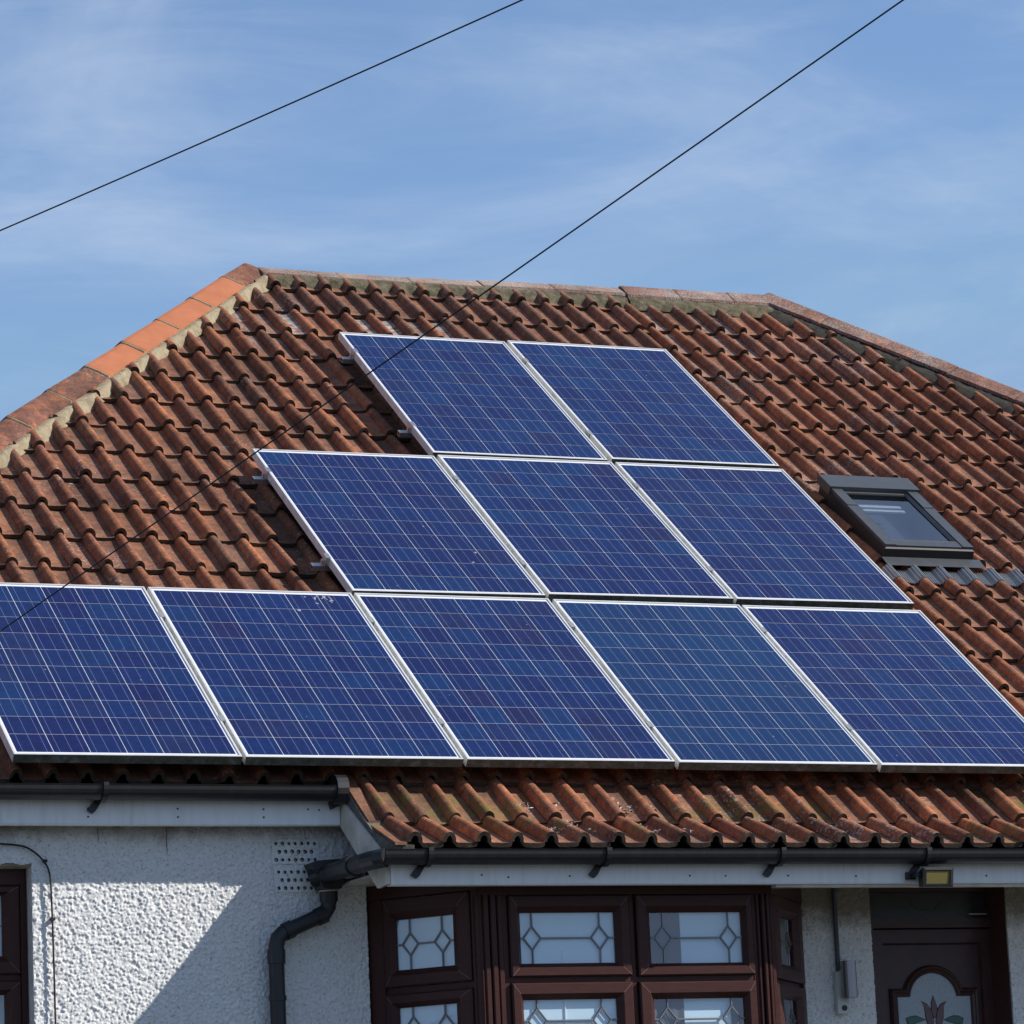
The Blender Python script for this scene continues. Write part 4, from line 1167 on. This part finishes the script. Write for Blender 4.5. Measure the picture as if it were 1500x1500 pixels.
b.rings([[Vector(p) for p in l] for l in ([(3.925, -0.487, -0.545), (4.055, -0.487, -0.545), (4.055, -0.487, -0.612), (3.925, -0.487, -0.612)],
        [(3.908, -0.560, -0.534), (4.058, -0.560, -0.534), (4.058, -0.545, -0.618), (3.908, -0.545, -0.618)], [(3.908, -0.566, -0.534), (4.058, -0.566, -0.534), (4.058, -0.551, -0.618), (3.908, -0.551, -0.618)],
        [(3.922, -0.567, -0.545), (4.046, -0.567, -0.545), (4.044, -0.555, -0.606), (3.924, -0.555, -0.606)], [(3.927, -0.561, -0.549), (4.041, -0.561, -0.549), (4.039, -0.550, -0.602), (3.929, -0.550, -0.602)])], True, 0, True, False)
part("housing", b, M['black'], fl)
b = MB(); b.add([(3.927, -0.561, -0.549), (4.041, -0.561, -0.549), (4.039, -0.550, -0.602), (3.929, -0.550, -0.602)], [(0, 1, 2, 3)]); part("lens", b, M['amber'], fl)
b = MB(); b.box((3.872, -0.49, -0.578), (3.912, -0.464, -0.545)); b.box((3.888, -0.540, -0.570), (3.909, -0.470, -0.555)); part("bracket", b, M['black'], fl)

def catenary(pts, sag, n=60, ext=(0.0, 0.0)):
    p0, p1 = Vector(pts[0]), Vector(pts[-1])
    out = []
    for i in range(n + 1):
        t = ext[0] + (1 + ext[1] - ext[0]) * i / n
        if len(pts) == 3:
            pm = Vector(pts[1]); tm = 0.5
            q = p0 * (2 * (t - .5) * (t - 1)) + pm * (-4 * t * (t - 1)) + p1 * (2 * t * (t - .5))
        else:
            q = p0 + (p1 - p0) * t - Vector((0, 0, sag * 4 * t * (1 - t)))
        out.append(q)
    return out
b = MB(); b.tube(catenary([(-1.0519, -3.7762, 1.1385), (-0.075, -5.7384, 1.3372)], 0.004, 60, (-3.0, 3.0)), 0.0025, 8)
o = part("overhead_cable", b, M['cable'], None, smooth=True); tag(o, "thin black cable crossing open sky only, clear of the roof", "cable", "overhead service cables")
b = MB(); b.tube(catenary([(-0.846, -2.932, 0.0015), (0.6935, -6.5247, 1.1448)], 0.0, 80, (-2.0, 3.0)), 0.0025, 8)
o = part("overhead_cable", b, M['cable'], None, smooth=True); tag(o, "thin black cable passing in front of the roof tiles and solar panels", "cable", "overhead service cables")
b = MB()
cp = [(-0.9, -0.300), (-0.35, -0.322), (-0.0136, -0.3473), (0.045, -0.352), (0.092, -0.3615), (0.135, -0.388), (0.166, -0.420), (0.185, -0.452), (0.1935, -0.500), (0.1975, -0.62), (0.2010, -0.86), (0.2025, -1.10), (0.206, -1.45), (0.21, -2.7)]
fine = []
for i in range(len(cp) - 1):
    p_, q_ = cp[max(i - 1, 0)], cp[min(i + 2, len(cp) - 1)]
    for k in range(6):
        t = k / 6
        a, c = Vector(cp[i]), Vector(cp[i + 1]); ta = (c - Vector(p_)) * .5; tb = (Vector(q_) - a) * .5
        h = a * (2 * t**3 - 3 * t**2 + 1) + ta * (t**3 - 2 * t**2 + t) + c * (-2 * t**3 + 3 * t**2) + tb * (t**3 - t**2)
        fine.append((h.x, WY - 0.021, h.y))
b.tube(fine, 0.0042, 8)
o = thing("wall_cable", "black cable clipped to the white roughcast, curving down beside the small window", "cable", (0.19, 0.165, -2.7))
part("cable", b, M['cable'], o, smooth=True)
for x, z in ((0.172, -0.418), (0.2005, -0.66), (0.2035, -1.10)):
    b = MB(); b.box((x - 0.007, WY - 0.027, z - 0.006), (x + 0.009, WY - 0.004, z + 0.006)); part("clip", b, M['cable'], o)

# dried flakes and droppings lying on the catslide tiles
DEB = [(2.1768, -0.1276), (2.2089, -0.2364), (2.2033, -0.2905), (2.3672, -0.1987), (2.3549, -0.257), (2.5118, -0.1883), (2.6519, -0.0669), (2.6648, -0.1593), (2.6664, -0.2418), (2.7082, -0.2598), (2.8057, -0.1394), (2.8228, -0.2314), (2.373, -0.4114), (2.2256, -0.4863), (2.2266, -0.5214), (2.2677, -0.5003), (2.5015, -0.4145), (2.6686, -0.4318), (2.5208, -0.5123), (2.7199, -0.5209), (2.8259, -0.4403), (3.0967, -0.1457), (2.412, -0.5212), (2.8805, -0.5207)]
b = MB(); rnd = random.Random(41)
def surf(a, bb):
    if bb > -0.36: return RP(a, bb, -0.106)
    t = (-0.36 - bb) / 0.31
    return ST + Vector((a, 0, 0)) + Vector((0, -math.cos(th), -math.sin(th))) * (0.02 + 0.31 * min(t, 1)) + Vector((0, 0, 0.006))
for i, (a, bb) in enumerate(DEB):
    big = i in (1, 8, 9, 12, 14, 15, 17)
    for k in range(rnd.randint(16, 26) if big else rnd.randint(5, 10)):
        c = surf(a + rnd.gauss(0, .017 if big else .011), bb + rnd.gauss(0, .018)) + Vector((0, -rnd.uniform(0, .006), rnd.uniform(0, .010)))
        u = Vector((rnd.gauss(0, 1), rnd.gauss(0, 1), rnd.gauss(0, .6))).normalized() * rnd.uniform(.004, .013)
        v = u.cross(Vector((rnd.gauss(0, 1), rnd.gauss(0, 1), rnd.gauss(0, 1)))).normalized() * rnd.uniform(.002, .005)
        up = u.cross(v).normalized() * .002
        b.add([c - u, c + v + up, c + u, c - v + up, c - up], [(0, 1, 4), (1, 2, 4), (2, 3, 4), (3, 0, 4), (0, 3, 2, 1)], 0 if rnd.random() < .62 else 1)
o = part("debris", b, [M['flake'], simple("dark_dry_flake", (0.05, 0.045, 0.04), 0.9)], None, kind='stuff')
o['label'] = "pale dried flakes and dark crumbs scattered over the lowest tile courses"
